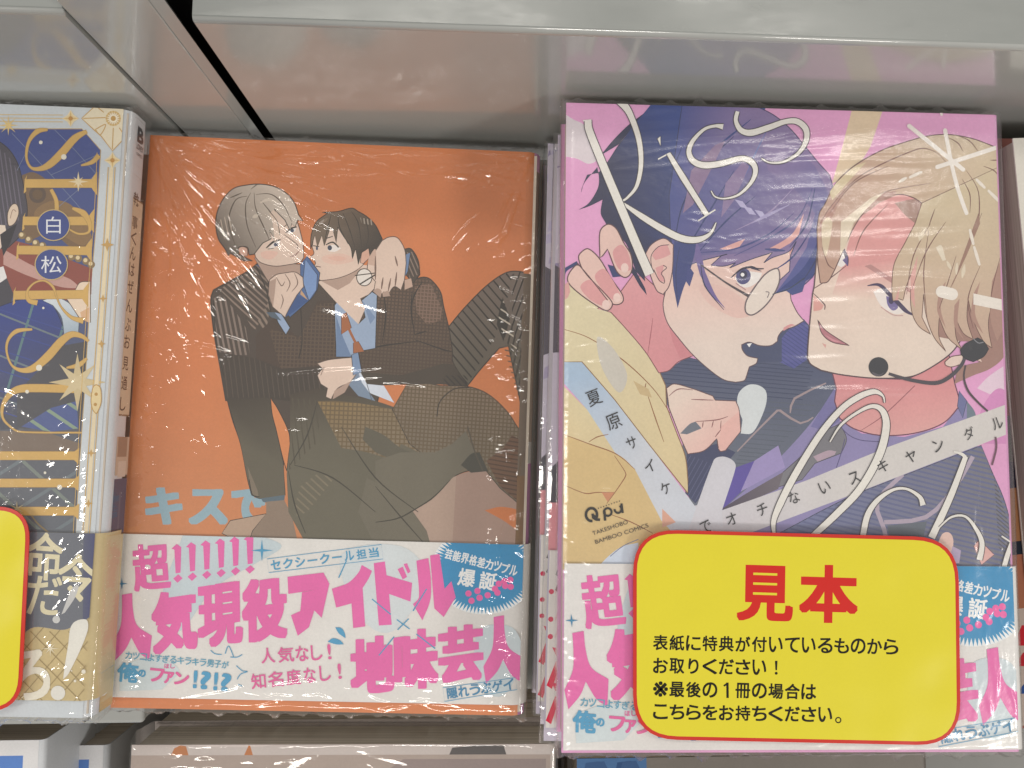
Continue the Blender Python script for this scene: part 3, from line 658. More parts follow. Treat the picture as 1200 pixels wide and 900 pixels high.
# shirt / lining of the blond man
S.fill('#8f87b6', '846,598! 900,550 940,508 962,480 978,455! 985,470! 982,492! 1010,508! 1060,512! 1105,500! 1124,476! 1134,470! 1137,500! 1160,560! 960,640! 840,640!')
S.fill('#5c4ea2', '846,598! 862,548! 884,540! 870,575!'); S.fill('#a093c6', '868,576! 884,540! 912,522! 920,548!')
S.fill('#7773a8', '962,480! 978,455! 982,462! 980,480! 985,492! 968,505! 950,500!')
S.fill('#7b7a82', '984,497! 992,514 986,531! 955,543! 940,562! 905,573! 918,553! 950,525! 965,505!', '#4a4657', .8)
S.fill('#b7a0b0', '953,535! 970,528 980,529! 978,533! 958,541!')
S.fill((((850, 596), '#4d4458'), ((910, 560), '#6e6670')), '846,596! 880,575 918,553! 912,573! 850,600!')
S.line('#56507e', '985,500 995,510 1010,516 1040,518', 1); S.line('#56507e', '980,548 986,530 990,514', 1)
# neck of blond man
S.fill((((1040, 440), '#d98f95'), ((1050, 510), '#e0a8a6')), '975,436! 1000,440 1060,444 1085,432 1112,416! 1119,450! 1126,474! 1105,496 1070,508 1030,510 1000,502 984,490! 978,470! 980,455!', '#6c3f57', 1.4)
S.line('#9c5e68', '1072,452 1035,487 1008,505', [1, 1.2, .5])
S.fill('#6c719f', '1124,458! 1133,470! 1128,490! 1122,476!', '#3f4560', .8); S.fill('#6d7d8c', '1133,470! 1142,482 1145,496! 1133,500!')
# lower right jacket, striped blue grey
jr = '900,632! 960,600! 1000,580! 1150,522! 1162,552! 1178,590 1190,640! 1192,680! 900,680!'
S.fill((((960, 600), '#747aa0'), ((1170, 600), '#75747f')), jr, '#3a3f58', 1)
S.hatch('#62688f', jr, 13, 5.6, 2.2)
for l in ('1058,556 1028,588 1036,620 1040,640', '1036,612 1085,606 1118,572 1140,535'): S.line('#b3a5b8', l, 5, n=3)
S.fill('#626a77', '1040,616! 1086,611! 1080,640! 1044,640!')
S.fill('#e6c5bb', '1098,640! 1104,626 1112,624 1117,632 1116,650! 1100,660!'); S.fill('#b9a9c8', '1116,640! 1126,645! 1124,660! 1112,660!'); S.fill('#e2b0ab', '1141,640! 1147,634 1155,640 1165,650! 1150,662!', '#7a5560', .8)
S.hatch('#54545f', '1165,560! 1190,640! 1192,680! 1170,640!', 40, 3.5, 1.2)
# white diagonal bands
S.fill((((1000, 560), '#d6d2d0'), ((830, 640), '#cfccd6')), '1190,470! 1040,524! 945,563! 846,598! 815,592! 800,625! 810,650! 870,628! 1000,579! 1190,505!')
S.fill((((690, 440), '#a9c0da'), ((740, 530), '#cfd4df')), '658,424! 682,424! 700,440! 760,520! 812,590! 850,640! 800,660! 775,610! 740,560! 688,480! 658,446!')
S.fill('#d2d1da', '800,640! 836,540 846,535 858,539 862,548 846,598! 850,650!')
S.fill('#d7dde1', '877,451 890,452 898,460 897,476 888,498 880,508 868,508! 870,492! 864,474 866,460')
# cream garment
S.fill((((690, 370), '#ddd2b0'), ((760, 600), '#dcc89c')), '655,345! 664,333 676,338! 705,352 714,364! 738,390 758,414 772,434! 780,452! 781,476! 792,505 803,535 806,562! 806,578! 760,520! 720,468! 682,424! 655,424!', '#8d6a4a', 1.1)
S.fill((((680, 500), '#dccda6'), ((720, 640), '#d5b984')), '655,447! 688,480! 740,560! 775,610! 790,626! 740,655! 655,668!')
S.fill('#d6bb86', '655,506! 690,520 720,530! 732,538 744,550! 775,610! 788,625! 740,660! 655,668!')
S.fill('#dba894', '776,596! 792,612! 776,618!')
for l in ('661,386 690,396 730,422 765,455 785,484', '655,507 690,520 722,532 744,550', '720,534 732,552 733,558 722,575 711,590', '658,567 685,578 700,577 720,577', '716,603 740,612 765,625', '690,518 700,512 713,509', '757,457 768,490 778,518', '757,449 755,458'): S.line('#93603f', l, [.6, 1.3, .6])
S.fill('#c98a68', '705,577! 720,577! 712,588!'); S.fill('#cbb48a', '742,446! 760,456! 764,466! 750,462!'); S.fill('#ccc7be', '700,395 720,410 735,440 725,460 705,430')
S.fill('#cdd8ea', '700,665! 715,650 730,640 748,636! 748,668!'); S.line('#7a7f98', '715,652 730,640 748,632', 1)
# neck of the dark-haired man
S.fill((((740, 330), '#dc9ea4'), ((790, 430), '#d8939a')), '700,362! 725,345! 742,322! 756,325! 778,345! 781,372! 795,395 812,417! 795,424 784,434 772,437! 756,412 736,388 716,366!', '#7a4a50', 1.0)
S.line('#a96570', '765,373 762,395 759,415', [.5, 1.2, .4]); S.fill('#d28a93', '783,380! 795,395 812,417! 797,420! 788,400!')
# his face
FC = '#e6d4ca'
S.fill('#434c6e', '866,398! 916,390! 916,424! 868,424!')
S.fill((((830, 330), '#e9c9c0'), ((840, 400), '#e6d6cd')), '784,285! 780,340! 777,358 782,378 795,396 812,416 832,434 848,445 862,448! 872,446 875,440! 878,430! 886,426 888,420! 876,417 870,410 869,404! 878,401 890,405 903,405 911,400! 912,394 918,387 930,383 942,376! 934,366 927,352! 925,338! 960,290! 940,270! 850,265!', '#5d4650', 1.1)
S.fill('#e6c4bc', '820,335 845,335 870,350 880,368 860,372 830,355'); S.fill('#d99a9c', '918,388! 926,383! 932,381! 926,380 918,384!')
S.fill('#ffffff', '875,403! 881,402! 878,407!')
S.fill('#d79e9c', '980,253! 960,275! 940,290! 925,300! 925,290! 940,275! 965,255!')
# hand by the mouth (fist)
S.fill((((800, 470), '#e8d5ca'), ((850, 520), '#e8bdb6')), '781,455! 790,450 810,455 835,464! 838,469! 862,470! 866,480 868,505! 850,528! 843,528 840,514! 825,528 806,532! 797,512! 784,478!', '#6a4a4e', 1.0)
S.fill('#6c7482', '797,508! 808,497 815,494! 822,502! 805,509!')
for l in ('784,464 795,456 812,457', '815,494 840,492 853,488', '824,494 823,501', '836,493 834,501', '845,493 845,503 852,510', '845,503 838,512', '810,468 836,469'): S.line('#8b5a5c', l, [.6, 1.3, .6])
S.fill('#e7b9b2', '845,500! 866,482! 867,506! 850,527! 842,526!')
# back hair and main hair mass
HD, HBL, HP = '#25284c', '#33498e', '#8674a2'
S.fill(HD, '772,118! 757,131 736,147 718,165 704,182! 724,170! 740,152! 726,168 704,200 688,205! 682,220 681,226! 685,214 700,196! 702,210 700,222 690,238 678,246! 692,241 706,234! 704,250 710,262! 724,275! 736,288! 752,300! 800,200!')
S.fill(HD, '710,262! 722,270! 734,290! 742,312! 756,338! 758,346! 750,336! 742,322! 736,316! 726,290!')
S.fill('#2f3b70', '712,310! 735,316! 728,324! 718,325!'); S.fill('#2f3b70', '655,318! 676,306! 677,310! 664,318 662,328! 655,330!')
S.fill((((720, 220), HD), ((800, 190), HBL)), '765,120! 900,118! 860,230! 800,300! 788,286! 770,282 757,296! 753,306! 756,330! 745,318! 736,290! 720,262! 706,232! 712,190! 740,150!')
S.fill((((782, 212), '#3a4c90'), ((838, 220), '#8674a2')), '800,118! 880,122! 905,134 925,150 942,170 955,186! 960,192! 972,205! 976,222 972,250 968,280 962,305 952,325! 940,335 925,338 905,345! 912,330! 925,318! 926,300! 933,283! 924,295 905,302 895,308! 905,296! 880,304 855,314! 862,308! 848,312 833,311! 845,300! 852,298! 820,306! 805,312! 790,300! 786,280! 784,230!', '#28305c', 1.0)
S.fill((((880, 200), '#8674a2'), ((965, 300), '#4b5596')), '890,150! 930,170! 955,195! 970,225! 966,280! 955,318! 935,335! 910,342! 925,322! 945,290! 955,250! 930,220! 900,200!')
S.fill('#303f80', '962,262! 971,240! 968,285! 952,325! 925,340! 906,345! 915,338 940,315 955,290')
for p_ in ('843,292! 860,285 873,280! 866,290! 855,293!', '900,292! 918,282 930,272 942,250! 936,275! 926,285! 912,293!'): S.fill('#e0aaa6', p_)
for l, c in (('842,250 870,210 885,180 900,150', '#5f6fae'), ('862,270 900,250 930,220', '#9a8ab4'), ('860,300 900,280 935,255 952,220', '#4a4f8a'), ('820,296 860,292 900,275 930,250', '#3d4684'), ('800,300 830,250 860,200', '#2d3a75'), ('815,300 850,260 885,230', '#2d3a75'), ('925,290 945,262 955,220', '#2d3a75'), ('790,290 800,240 830,190 860,160', '#223064'), ('760,270 780,220 800,170', '#24356e'), ('830,180 880,140', '#2f4285'), ('905,318 930,300 955,262', '#343f7c'), ('940,330 958,300 966,262', '#283464')): S.line(c, l, [.5, 2.2, .5])
for x, y in ((870, 240), (880, 248), (893, 252)): S.fill('#b5afd6', f'{x-9},{y-6}! {x},{y-4}! {x+6},{y+4}! {x-2},{y+3}!')
S.line('#a39ac6', '880,262 900,252 925,240', [.5, 4, .5]); S.fill('#8b7397', '810,200! 838,170! 850,165! 830,205! 812,240! 800,250!'); S.fill('#8a76a0', '850,215! 870,190! 878,195! 860,235! 845,255!')
S.fill('#37437f', '790,284! 816,284! 812,305 806,325! 800,340 794,361! 789,335! 787,308!'); S.fill('#7466a0', '816,280! 822,300 826,318! 838,345 850,362! 832,345! 820,322! 814,300!'); S.fill('#3d4684', '806,310! 813,320! 808,336! 804,330!')
S.line('#2c3460', '821,308 826,335 848,363', [.6, 1.6, .6]); S.line('#2c3460', '796,290 792,320 794,355', [.5, 1, .5])
# ear and fingers
S.fill('#e5c3ba', '755,300! 762,288 772,281 780,280 789,287! 788,315 784,335 777,345! 770,341 764,328', '#5d4650', 1.1)
S.fill('#dba0a2', '764,300! 770,290 782,287! 786,298! 778,302 768,305!'); S.fill('#dba0a2', '768,314! 778,310! 776,322! 780,330! 772,330!'); S.line('#5d4650', '764,316 763,300 772,289 784,287', .9); S.line('#5d4650', '766,316 772,328 778,332 778,326 775,320 781,314 777,311', 1)
for p_, q_, nl in (('703,302! 703,272 712,263 722,268 731,285 739,298 741,312 738,322 731,325 722,317 712,292! 706,300!', '718,296 727,287 735,294 740,314 733,318 724,314', (732, 314)),
                   ('678,302 682,295 690,292 703,304 716,326 729,345 730,353 724,357 716,355 700,336 684,318', '697,325 706,315 714,322 728,348 722,353 710,345', (723, 349)),
                   ('665,326 670,316 678,311 690,325 705,340 717,354 716,361 710,364 697,357 680,345 668,334', '680,336 692,328 705,342 712,356 704,358 690,350', (710, 357))):
    S.fill('#e5c4bb', p_, '#5d4046', 1.3); S.fill('#db9fa1', q_); S.disc('#ecd0ca', nl[0], nl[1], 4.5, 5.5)
S.line('#5d4046', '676,308 690,324 712,352', 1.2); S.fill('#dba5a3', '655,340! 666,330! 668,342! 664,350 655,352!')
# eye and glasses
S.fill('#efeae8', '861,325! 872,318 893,320! 888,330 876,337 866,334'); S.disc('#515182', 871, 324, 8.5, 9.5, 20); S.disc('#2c2c50', 871, 322, 4.5, 5); S.disc('#ffffff', 870, 322, 2.2)
S.line('#2b2840', '856,326 868,316 880,313 887,315 895,315', [.8, 2.6, 2.2, 1]); S.line('#3b3550', '880,314 892,318', [2, .6]); S.line('#b98c92', '862,332 874,340', .9)
S.line('#3e4684', '896,292 920,294', [1, 4, 1])
lens = '912,316 913,330 906,346 895,360 882,369 874,366 874,354 882,340 895,323 905,316'
S.fill('#e8dcd3', lens, '#6b5f66', 1.6); S.line('#4b4149', '822,311 850,331 877,347', [1.6, 2, 3.4]); S.line('#6b5f66', '897,342 901,343 899,349', 1)
S.fill('#3c4a86', '905,345! 918,338 930,335 945,326! 940,342! 928,346! 920,340!'); S.line('#2a3a50', '905,345 925,338 942,326', 1)
# blond man: face
S.fill((((960, 300), '#e8cfc2'), ((1020, 420), '#e7d8cc')), '962,262! 958,290 954,335! 952,345! 950,365 947,400 946,420! 950,427 962,434! 985,439 1020,443 1050,443 1072,440 1095,428 1115,413 1128,395! 1140,360! 1130,240! 1020,210!', '#55414a', 1.5)
S.fill('#dea09f', '985,318! 1000,262! 1020,235! 1075,225! 1120,250! 1110,300! 1080,335 1050,325 1020,320 1000,330')
S.fill((((1000, 310), '#dea09f'), ((1005, 350), '#e8d3c6')), '985,315! 1075,300! 1085,350! 1000,352! 975,345!')
S.line('#6c4c50', '992,311 974,325 954,338', [.6, 1.3, 1]); S.line('#6c4c50', '953,344 966,357 966,363', [.8, 1.6, 1]); S.fill('#dda39c', '953,346! 965,358! 962,363 953,365!')
S.fill('#b87b86', '958,375! 966,386 980,396 995,405! 975,401 963,391', '#57383f', 1); S.fill('#d594a0', '966,392 975,397 985,401! 976,400')
S.fill('#d9a69f', '963,402! 968,404! 967,408!')
S.fill('#eee9e8', '975,287 985,290 992,305 986,313 977,306'); S.line('#463a5c', '974,280 986,290 992,302 993,312', [1, 3.4, 4, 1]); S.fill('#6a5d90', '987,305! 993,300! 993,312!')
S.fill('#efe7e4', '1023,342! 1035,338 1048,350 1060,366! 1048,368 1032,358'); S.fill('#7468a0', '1038,347! 1047,350 1052,360 1046,364 1040,358'); S.disc('#3c3158', 1044, 352, 3.2, 4.4)
S.line('#463a5c', '1016,335 1030,334 1042,345 1052,355 1062,365 1072,370', [.8, 4.5, 5, 5, 1]); S.line('#c39a9a', '1032,360 1046,369 1058,370', 1)
S.fill('#bd8e8c', '1013,312! 1020,310! 1052,330! 1082,348! 1076,348! 1045,332!')
# ear and headset parts behind hair
S.fill('#e6cabd', '1150,395! 1160,385 1172,386! 1175,400 1165,420 1150,425! 1140,420!', '#6b4a4a', .9); S.fill('#dda3a1', '1155,392! 1168,388! 1170,398 1162,405!')
S.fill('#e8d3c8', '1107,424! 1115,418 1128,416! 1128,426! 1115,430 1108,428', '#6b4a4a', .9)
# hair: crown, side, fringe locks
H1, H2c, HSH = '#b99a8b', '#c9b693', '#a37f76'
S.fill(HSH, '1060,235! 1080,232! 1120,300! 1176,330! 1182,395! 1176,418 1160,432 1140,440 1118,450! 1122,430! 1150,424! 1140,400! 1125,400! 1100,395! 1080,340! 1075,262!')
S.fill((((985, 230), '#c09d8c'), ((1130, 205), '#d0bea2')), '957,268! 960,250 966,240 980,214 1003,193 1034,176 1060,167 1085,160 1112,158 1140,163 1167,173! 1172,200! 1176,250! 1100,262! 1082,240! 1070,232 1052,228 1030,236 1010,252 996,275 985,300! 978,316! 970,330 961,332! 958,310!', '#5a3a3c', 1.1)
S.fill('#d4c3a0', '980,214! 1000,196 1015,190! 995,212 975,235! 972,225!'); S.fill('#b5897c', '960,262! 975,240! 990,222! 975,255 962,285!')
S.fill('#ab8378', '1010,245! 1030,228 1050,224! 1048,230! 1030,238! 1012,252!'); S.fill('#a9887d', '1048,238! 1064,236 1074,246 1072,262! 1060,252!')
S.fill((((1120, 230), '#d0c0a2'), ((1120, 380), '#cbb09d')), '1080,238! 1172,195! 1177,300! 1174,330 1160,365 1158,385 1162,408! 1152,400 1140,375 1134,350! 1133,375 1140,398! 1128,390 1118,370! 1120,395 1127,410! 1110,395 1100,372! 1100,395 1108,412! 1094,395 1085,370 1082,345! 1080,372! 1090,392! 1076,382 1068,365 1067,340 1072,310! 1062,335 1058,352! 1052,350! 1046,352 1045,330 1048,308 1060,285 1072,262!', '#6e4f48', .9)
for p_ in ('1140,345! 1148,330! 1142,365 1152,392! 1138,372', '1100,340! 1108,330! 1102,360 1108,385! 1098,365', '1118,358! 1124,350! 1122,380 1130,400! 1118,382', '1162,330! 1174,300! 1178,380! 1168,400! 1160,372'): S.fill('#b08c80', p_)
for p_ in ('1067,322! 1075,300! 1071,340! 1072,362! 1067,350!', '1048,352! 1054,335! 1052,352!'): S.fill('#d9a6a0', p_)
for l in ('1090,262 1070,300 1062,345', '1150,250 1135,290 1113,338', '1120,300 1106,345 1100,362', '1172,300 1162,340 1160,365', '1148,312 1134,350 1140,385', '1088,270 1082,320 1086,372', '1108,260 1085,295 1068,340', '1132,200 1146,225 1146,262 1140,275', '1127,210 1136,228 1136,250', '957,268 975,240 1010,205 1075,175 1095,178 1108,190', '985,300 1000,262 1030,228 1090,215', '972,250 1000,215 1040,195', '1118,158 1135,165 1146,178', '1108,160 1122,168 1128,178', '1160,188 1170,188', '1152,195 1164,200 1171,208', '1000,300 1012,270 1040,240', '963,290 970,310 978,316', '1095,245 1088,265'): S.line('#7a5650', l, [.4, 1.3, .4])
S.fill('#9c7a6c', '1138,272! 1146,250! 1148,262! 1132,300! 1114,338!'); S.fill('#e4d9c6', '1096,290! 1103,288 1108,305! 1104,306!'); S.line('#dfd2bd', '1109,306 1114,316', [1, 4, 1]); S.line('#dfd2bd', '1121,308 1120,322', [1, 4, 1]); S.line('#dfd2bd', '1130,310 1127,326', [1, 5, 1]); S.fill('#e0d2bb', '1075,278! 1085,265! 1082,278! 1077,283!')
S.fill('#e1d3bd', '985,260! 992,255! 1020,232! 1035,226! 1015,245! 1000,262! 990,290! 984,300!'); S.fill('#d8c7ac', '963,262 970,255 975,262 968,300 963,285')
# headset
S.line('#4a4650', '1041,438 1065,445 1095,449 1112,442 1126,428 1131,416', [3.4, 4, 4.6, 4.6, 4.2, 3.6]); S.disc('#34363f', 1029, 430, 11.6, 11.4, 0, 28); S.fill('#5a5660', '1022,436 1030,439 1036,436 1030,441 1024,440')
S.fill('#33353e', '1125,410! 1131,403 1145,396! 1152,400 1158,409! 1152,418 1140,424! 1132,421 1126,416!', '#25262d', .8); S.line('#8d8f96', '1140,397 1146,402 1152,401', 1)
S.line('#4d4048', '1131,428 1129,442 1134,458 1146,472 1157,482', [2, 2.6, 2.2]); S.line('#6d4a5c', '1166,512 1167,525 1162,545', 2.2)
# sparkles and white bars
for l, w_ in (('1065,148 1128,199', 5), ('1107,153 1114,190 1122,222 1132,250', 4.6), ('1098,196 1168,173', 5)): S.line('#efe9e3', l, w_, n=2, cap=True)
for l in ('1144,211 1153,220', '1158,224 1172,238', '1066,208 1079,202', '1054,213 1061,209', '1136,270 1140,286', '1141,290 1147,310'): S.line('#eae2d8', l, [3, 4, 3], n=2, cap=True)
S.line('#ede6de', '1103,342 1115,345', 14, n=2, cap=True); S.fill('#ede6de', '1140,344! 1178,352! 1178,365! 1140,357!')
S.line('#efe9e3', '1102,130 1103,136', 3)
# big script title
WT, ED = '#e9e6e0', '#3a3440'
def script(path, ws, n=8): S.line(WT, path, ws, ED, .9, n)
script('726,118 737,132 748,162 751,192 746,218 735,232 729,236', [9, 6, 5, 4, 2.5, 1.6])
script('729,238 752,254 780,271 800,280 818,281 832,274 839,261', [2, 6, 7, 7, 6, 3, .8])
script('689,141 690,152 705,190 728,245 750,297 761,322', [7, 7.5, 8, 8.5, 9, 9.5])
S.line(WT, '683,142 693,141', 1.6); S.line(WT, '771,187 784,180', 1.6); script('783,180 800,208 828,252', [4, 6, 5]); S.line(WT, '818,259 838,246', 1.6)
S.fill(WT, '770,163! 774,160! 774,172!', ED, .8)
script('847,149 838,148 825,152 812,165 807,178 812,189 825,194 845,192 868,186 880,190 885,200 880,214 866,228 850,233 838,231 833,224', [6, 3, 3, 4, 5, 6, 6.5, 6, 5, 6, 5, 3.5, 2.4, 1.6, 1.3, 1])
script('864,131 862,142 868,153 880,156 900,150 920,143 934,143 944,152 944,166 935,180 918,190 902,191 892,186', [4, 4, 5.5, 6.5, 6, 5, 6, 6, 5, 3.4, 2, 1.5, 1])
script('1036,472 1034,464 1024,459 1006,465 985,480 960,510 932,555 914,590 906,612 908,632', [1, 2, 5, 6, 6, 6.5, 7, 7, 5, 2])
script('972,518 985,498 1005,483 1022,476 1034,482 1038,500 1030,533 1008,572 980,602 952,628', [1.2, 2.4, 3, 4, 6, 7.5, 8, 7.5, 7, 6])
script('1081,592 1077,582 1062,573 1046,574 1028,586 1016,604 1010,632', [6, 4, 2.4, 3, 5, 6, 6])
script('1131,535 1114,580 1091,630', [5, 6.5, 7.5]); S.line(WT, '1117,529 1126,532 1131,536', [1.5, 3.5, 4])
script('1100,618 1114,606 1130,605 1142,618 1150,636 1147,656', [1.4, 2.2, 2.4, 3.6, 5, 6]); script('1185,636 1180,650 1176,664', [4.5, 5, 5]); S.line(WT, '1173,628 1185,636', 1.8)
# small lettering on the bands
for ch, x, y in (('夏', 696, 466), ('原', 719, 494), ('サ', 740, 519), ('イ', 761, 546), ('ケ', 780, 572)): S.char('#26262c', ch, x, y, 17 if ch in '夏原' else 12, 18 if ch in '夏原' else 14, 22, .0)
for ch, x, y in (('で', 827, 617), ('オ', 857, 608), ('チ', 893, 597), ('な', 930, 583), ('い', 966, 571), ('ス', 1001, 560), ('キ', 1034, 546), ('ャ', 1067, 535), ('ン', 1099, 522), ('ダ', 1135, 508), ('ル', 1168, 496)): S.char('#26262c', ch, x, y, 12.5, 14, 20, .0)
# publisher mark
S.line('#1d1a18', [(693 + 6.5 * math.cos(math.radians(a)), 603 + 7.5 * math.sin(math.radians(a))) for a in range(80, 401, 16)], 3, n=2); S.line('#1d1a18', '694,602 697,608 703,609', 3); S.disc('#1d1a18', 696, 606, 2.6)
S.line('#1d1a18', '708,598 709,610', 2.8); S.line('#1d1a18', [(712 + 4.5 * math.cos(math.radians(a)), 600 + 4.5 * math.sin(math.radians(a))) for a in range(0, 361, 24)], 2.4, n=2)
S.line('#1d1a18', [(724 + 4 * math.cos(math.radians(a)), 596.5 + 4.5 * math.sin(math.radians(a))) for a in range(-60, 200, 24)][::-1], 2.4, n=2); S.line('#1d1a18', '728,590 729.5,601', 2.6)
S.text('#4a4034', 'TAKESHOBO', (695, 627.5), (736, 613.5), (693.5, 623)); S.text('#4a4034', 'BAMBOO COMICS', (698, 637.5), (760, 617.5), (696.5, 633))
for i in range(9): S.disc('#3a342c', 701 + i * 3.1, 595.5 - i * 1.05, .7, n=8)
S.build('cover_art', br_.cover)

# its paper band, printed the same as on the orange book
yr1, yr0 = v_of(900, 662, br_), v_of(900, 879, br_)
bandr = br_.band(yr1, yr0, '#e2e0de')
# the print was traced on the orange book; BandSheet moves it to the same place on this one
dy = yr1 - yb1
class BandSheet(Sheet):
    def uv(s, p):
        u, v = Sheet.uv(s, p); return (u + 0.012, v + dy)
band_sheet = BandSheet((0, 0, bm_.T + 0.0085), (1, 0, 0), (0, 1, 0), (0, 0, 1), bm_.Mtop, (-W2 + .004, yr0, W2 - .012, yr1))
band_sheet.O = Vector((0, 0, br_.T + .0085))
Tr = band_art(br_, None, (-W2 + .004, yr0, W2 - .012, yr1), band_sheet)
Tr.build('band_print', bandr)
# ---------------- books under the pink one: narrow strips of their covers show --------
def strip_book(cx, cy, z, a, T, label, left):
    b = Book('manga_book', cx, cy, z, a, T, 1.28, 1.82, 0.02, '#c6c0cf', label, 'comic book', 'books in the stack under the pink comic')
    s = b.sheet(0.0006, (-W2, -H2, W2 - .02, H2))
    s.emit([[(-W2, -H2), (-0.3, -H2), (-0.3, H2), (-W2, H2)]], hx('#c3bccd'))
    rg = random.Random(left)
    for k in range(26):
        y = rg.uniform(-.1, .9); x = -W2 + rg.uniform(-.01, .06); h_ = rg.uniform(.01, .05); w_ = rg.uniform(.01, .04)
        s.emit([[(x, y), (x + w_, y + .01), (x + w_ * .8, y + h_), (x + .004, y + h_ * .8)]], hx(rg.choice(('#aaa0c0', '#d6d0da', '#b6aecb', '#8f86a8'))))
    s.emit([[(-W2, .24 - left * .01), (-W2 + .07, .24), (-W2 + .07, .46), (-W2, .50)]], hx('#4f4756'))
    s.emit([[(-W2, -.22 - left * .01), (-W2 + .07, -.22), (-W2 + .07, -.05), (-W2, -.12)]], hx('#46434f'))
    s.emit([[(-W2, -.36), (-W2 + .07, -.36), (-W2 + .07, -.22), (-W2, -.22)]], hx('#d88f98'))
    s.build('cover_art', b.cover)
    bn = b.band(-.36, -.87, '#d8d4d2')
    t = Sheet((0, 0, b.T + .0085), (1, 0, 0), (0, 1, 0), (0, 0, 1), b.Mtop, (-W2 + .004, -.87, 0, -.36))
    t.emit([[(-W2 + .004, -.87), (-W2 + .2, -.87), (-W2 + .2, -.36), (-W2 + .004, -.36)]], hx('#d8d4d2'))
    for y, c in ((-.43, '#2b2728'), (-.475, '#2b2728')):
        t.emit([[(-W2 + .022, y), (-W2 + .05, y - .02), (-W2 + .05, y + .005), (-W2 + .03, y + .02)]], hx(c))
    for y in (-.48, -.56, -.61): t.emit([[(-W2 + .012 + .008 * math.cos(i), y + .008 * math.sin(i)) for i in (k * .785 for k in range(8))]], hx('#c8385a'))
    for y in (-.70, -.80): 
        t.emit([[(-W2 + .004, y - .05), (-W2 + .03, y + .02), (-W2 + .045, y + .02), (-W2 + .02, y - .06)]], hx('#d2274a'))
        t.emit([[(-W2 + .018, y + .06), (-W2 + .07, y + .045), (-W2 + .07, y + .02), (-W2 + .03, y + .035)]], hx('#cf2a55'))
    t.build('band_print', bn); return b
p_t, p_b = at(654, 158, .176), at(637, 868, .176); a2 = -math.atan2(p_t.x - p_b.x, p_t.y - p_b.y); mid = (p_t + p_b) / 2
b2 = strip_book(mid.x + W2 * math.cos(a2), mid.y + W2 * math.sin(a2), .176, a2, .138, 'lavender comic with red lettering directly under the pink comic, only its left edge showing', 1)
p_t, p_b = at(642, 172, .034), at(628, 832, .034); a3 = -math.atan2(p_t.x - p_b.x, p_t.y - p_b.y); mid = (p_t + p_b) / 2
b3 = strip_book(mid.x + W2 * math.cos(a3), mid.y + W2 * math.sin(a3), .034, a3, .203, 'lavender comic lowest in the right stack, its edge beside the orange book', 3)

# ================= yellow sample card ===========================================
def card_from(corners, r_px, z, label, write, bw=4.2):
    P = [Vector(c) for c in corners]
    out = []
    for i in range(4):
        p, a, b = P[i], P[(i - 1) % 4], P[(i + 1) % 4]; d0 = (a - p).normalized(); d1 = (b - p).normalized()
        for t in range(9):
            t /= 8; s0, s1, c = p + d0 * r_px, p + d1 * r_px, p
            out.append(s0 * (1 - t) ** 2 + c * 2 * t * (1 - t) + s1 * t * t)
    W_ = [at(q.x, q.y, z) for q in out]; c0 = sum(W_, Vector()) / len(W_); base = Vector((c0.x, c0.y, z - .004))
    root = empty('sample_card', base, 0, label, 'shop card')
    n = len(W_); vs = [w_ - base for w_ in W_] + [w_ - base - Vector((0, 0, .0035)) for w_ in W_]
    fs = [tuple(range(n - 1, -1, -1)) if False else tuple(range(n))] + [tuple(range(2 * n - 1, n - 1, -1))] + [(i, i + n, (i + 1) % n + n, (i + 1) % n) for i in range(n)]
    me = mesh('card_sheet', vs, fs); a_ = me.color_attributes.new('Col', 'FLOAT_COLOR', 'POINT'); a_.data.foreach_set('color', np.array([(*hx('#c9382e'), 1)] * len(vs), dtype=np.float32).ravel())
    link('card_sheet', me, M_CARD, root)
    s = Sheet((0, 0, .0045), (1, 0, 0), (0, 1, 0), (0, 0, 1), Matrix.Translation(base), (-9, -9, 9, 9))
    cc = sum(out, Vector((0, 0))) / len(out); inn = []
    for i, q in enumerate(out):
        t = (out[(i + 1) % n] - out[i - 1]); t = t.normalized() if t.length else Vector((1, 0)); nn = Vector((-t.y, t.x)); nn = nn if nn.dot(cc - q) > 0 else -nn
        inn.append(q + nn * bw)
    s.fill('#ded239', [tuple(q) for q in inn])
    if write: write(s)
    s.build('card_print', root, M_CARD)
    return root
def writing(s):
    RD, BK = '#cc2a24', '#1e1b14'
    s.text(RD, '見', (863, 727), (929, 729), (864, 661.5), .028); s.text(RD, '本', (936, 729), (1005, 731), (937, 661), .028)
    def ln(t, x, y, step, h, sl):
        for i, ch in enumerate(t):
            X = x + i * step; Y = y + i * step * sl; cw, chh = step * .9, h
            if ch in 'っ': cw, chh, Y = step * .6, h * .65, Y + h * .15
            if ch == '。': s.line(BK, [(X - 4 + 3 * math.cos(k * .5236), Y + 6 + 3 * math.sin(k * .5236)) for k in range(13)], 1.3, n=2); continue
            if ch == '！': s.fill(BK, f'{X-1},{Y-8}! {X+2},{Y-8}! {X+1.4},{Y+3}! {X-.4},{Y+3}!'); s.disc(BK, X + .5, Y + 6.5, 1.7); continue
            if ch == '1': s.line(BK, f'{X-3},{Y-5} {X+1},{Y-8}', 2, n=1); s.line(BK, f'{X+1.2},{Y-9} {X+1.4},{Y+9}', 2.8, n=1); continue
            if ch == '※': cw = step * .9
            if ch in 'りい': cw = step * (.62 if ch == 'り' else .85)
            s.char(BK, ch, X, Y, cw, chh, -1.5, .018)
    ln('表紙に特典が付いているものから', 774, 753, 19.3, 18, .018)
    ln('お取りください！', 774, 780, 19.3, 18, .018); ln('※最後の1冊の場合は', 774, 807.5, 19.3, 18, .018); ln('こちらをお持ちください。', 774, 834, 19.3, 17.5, .018)
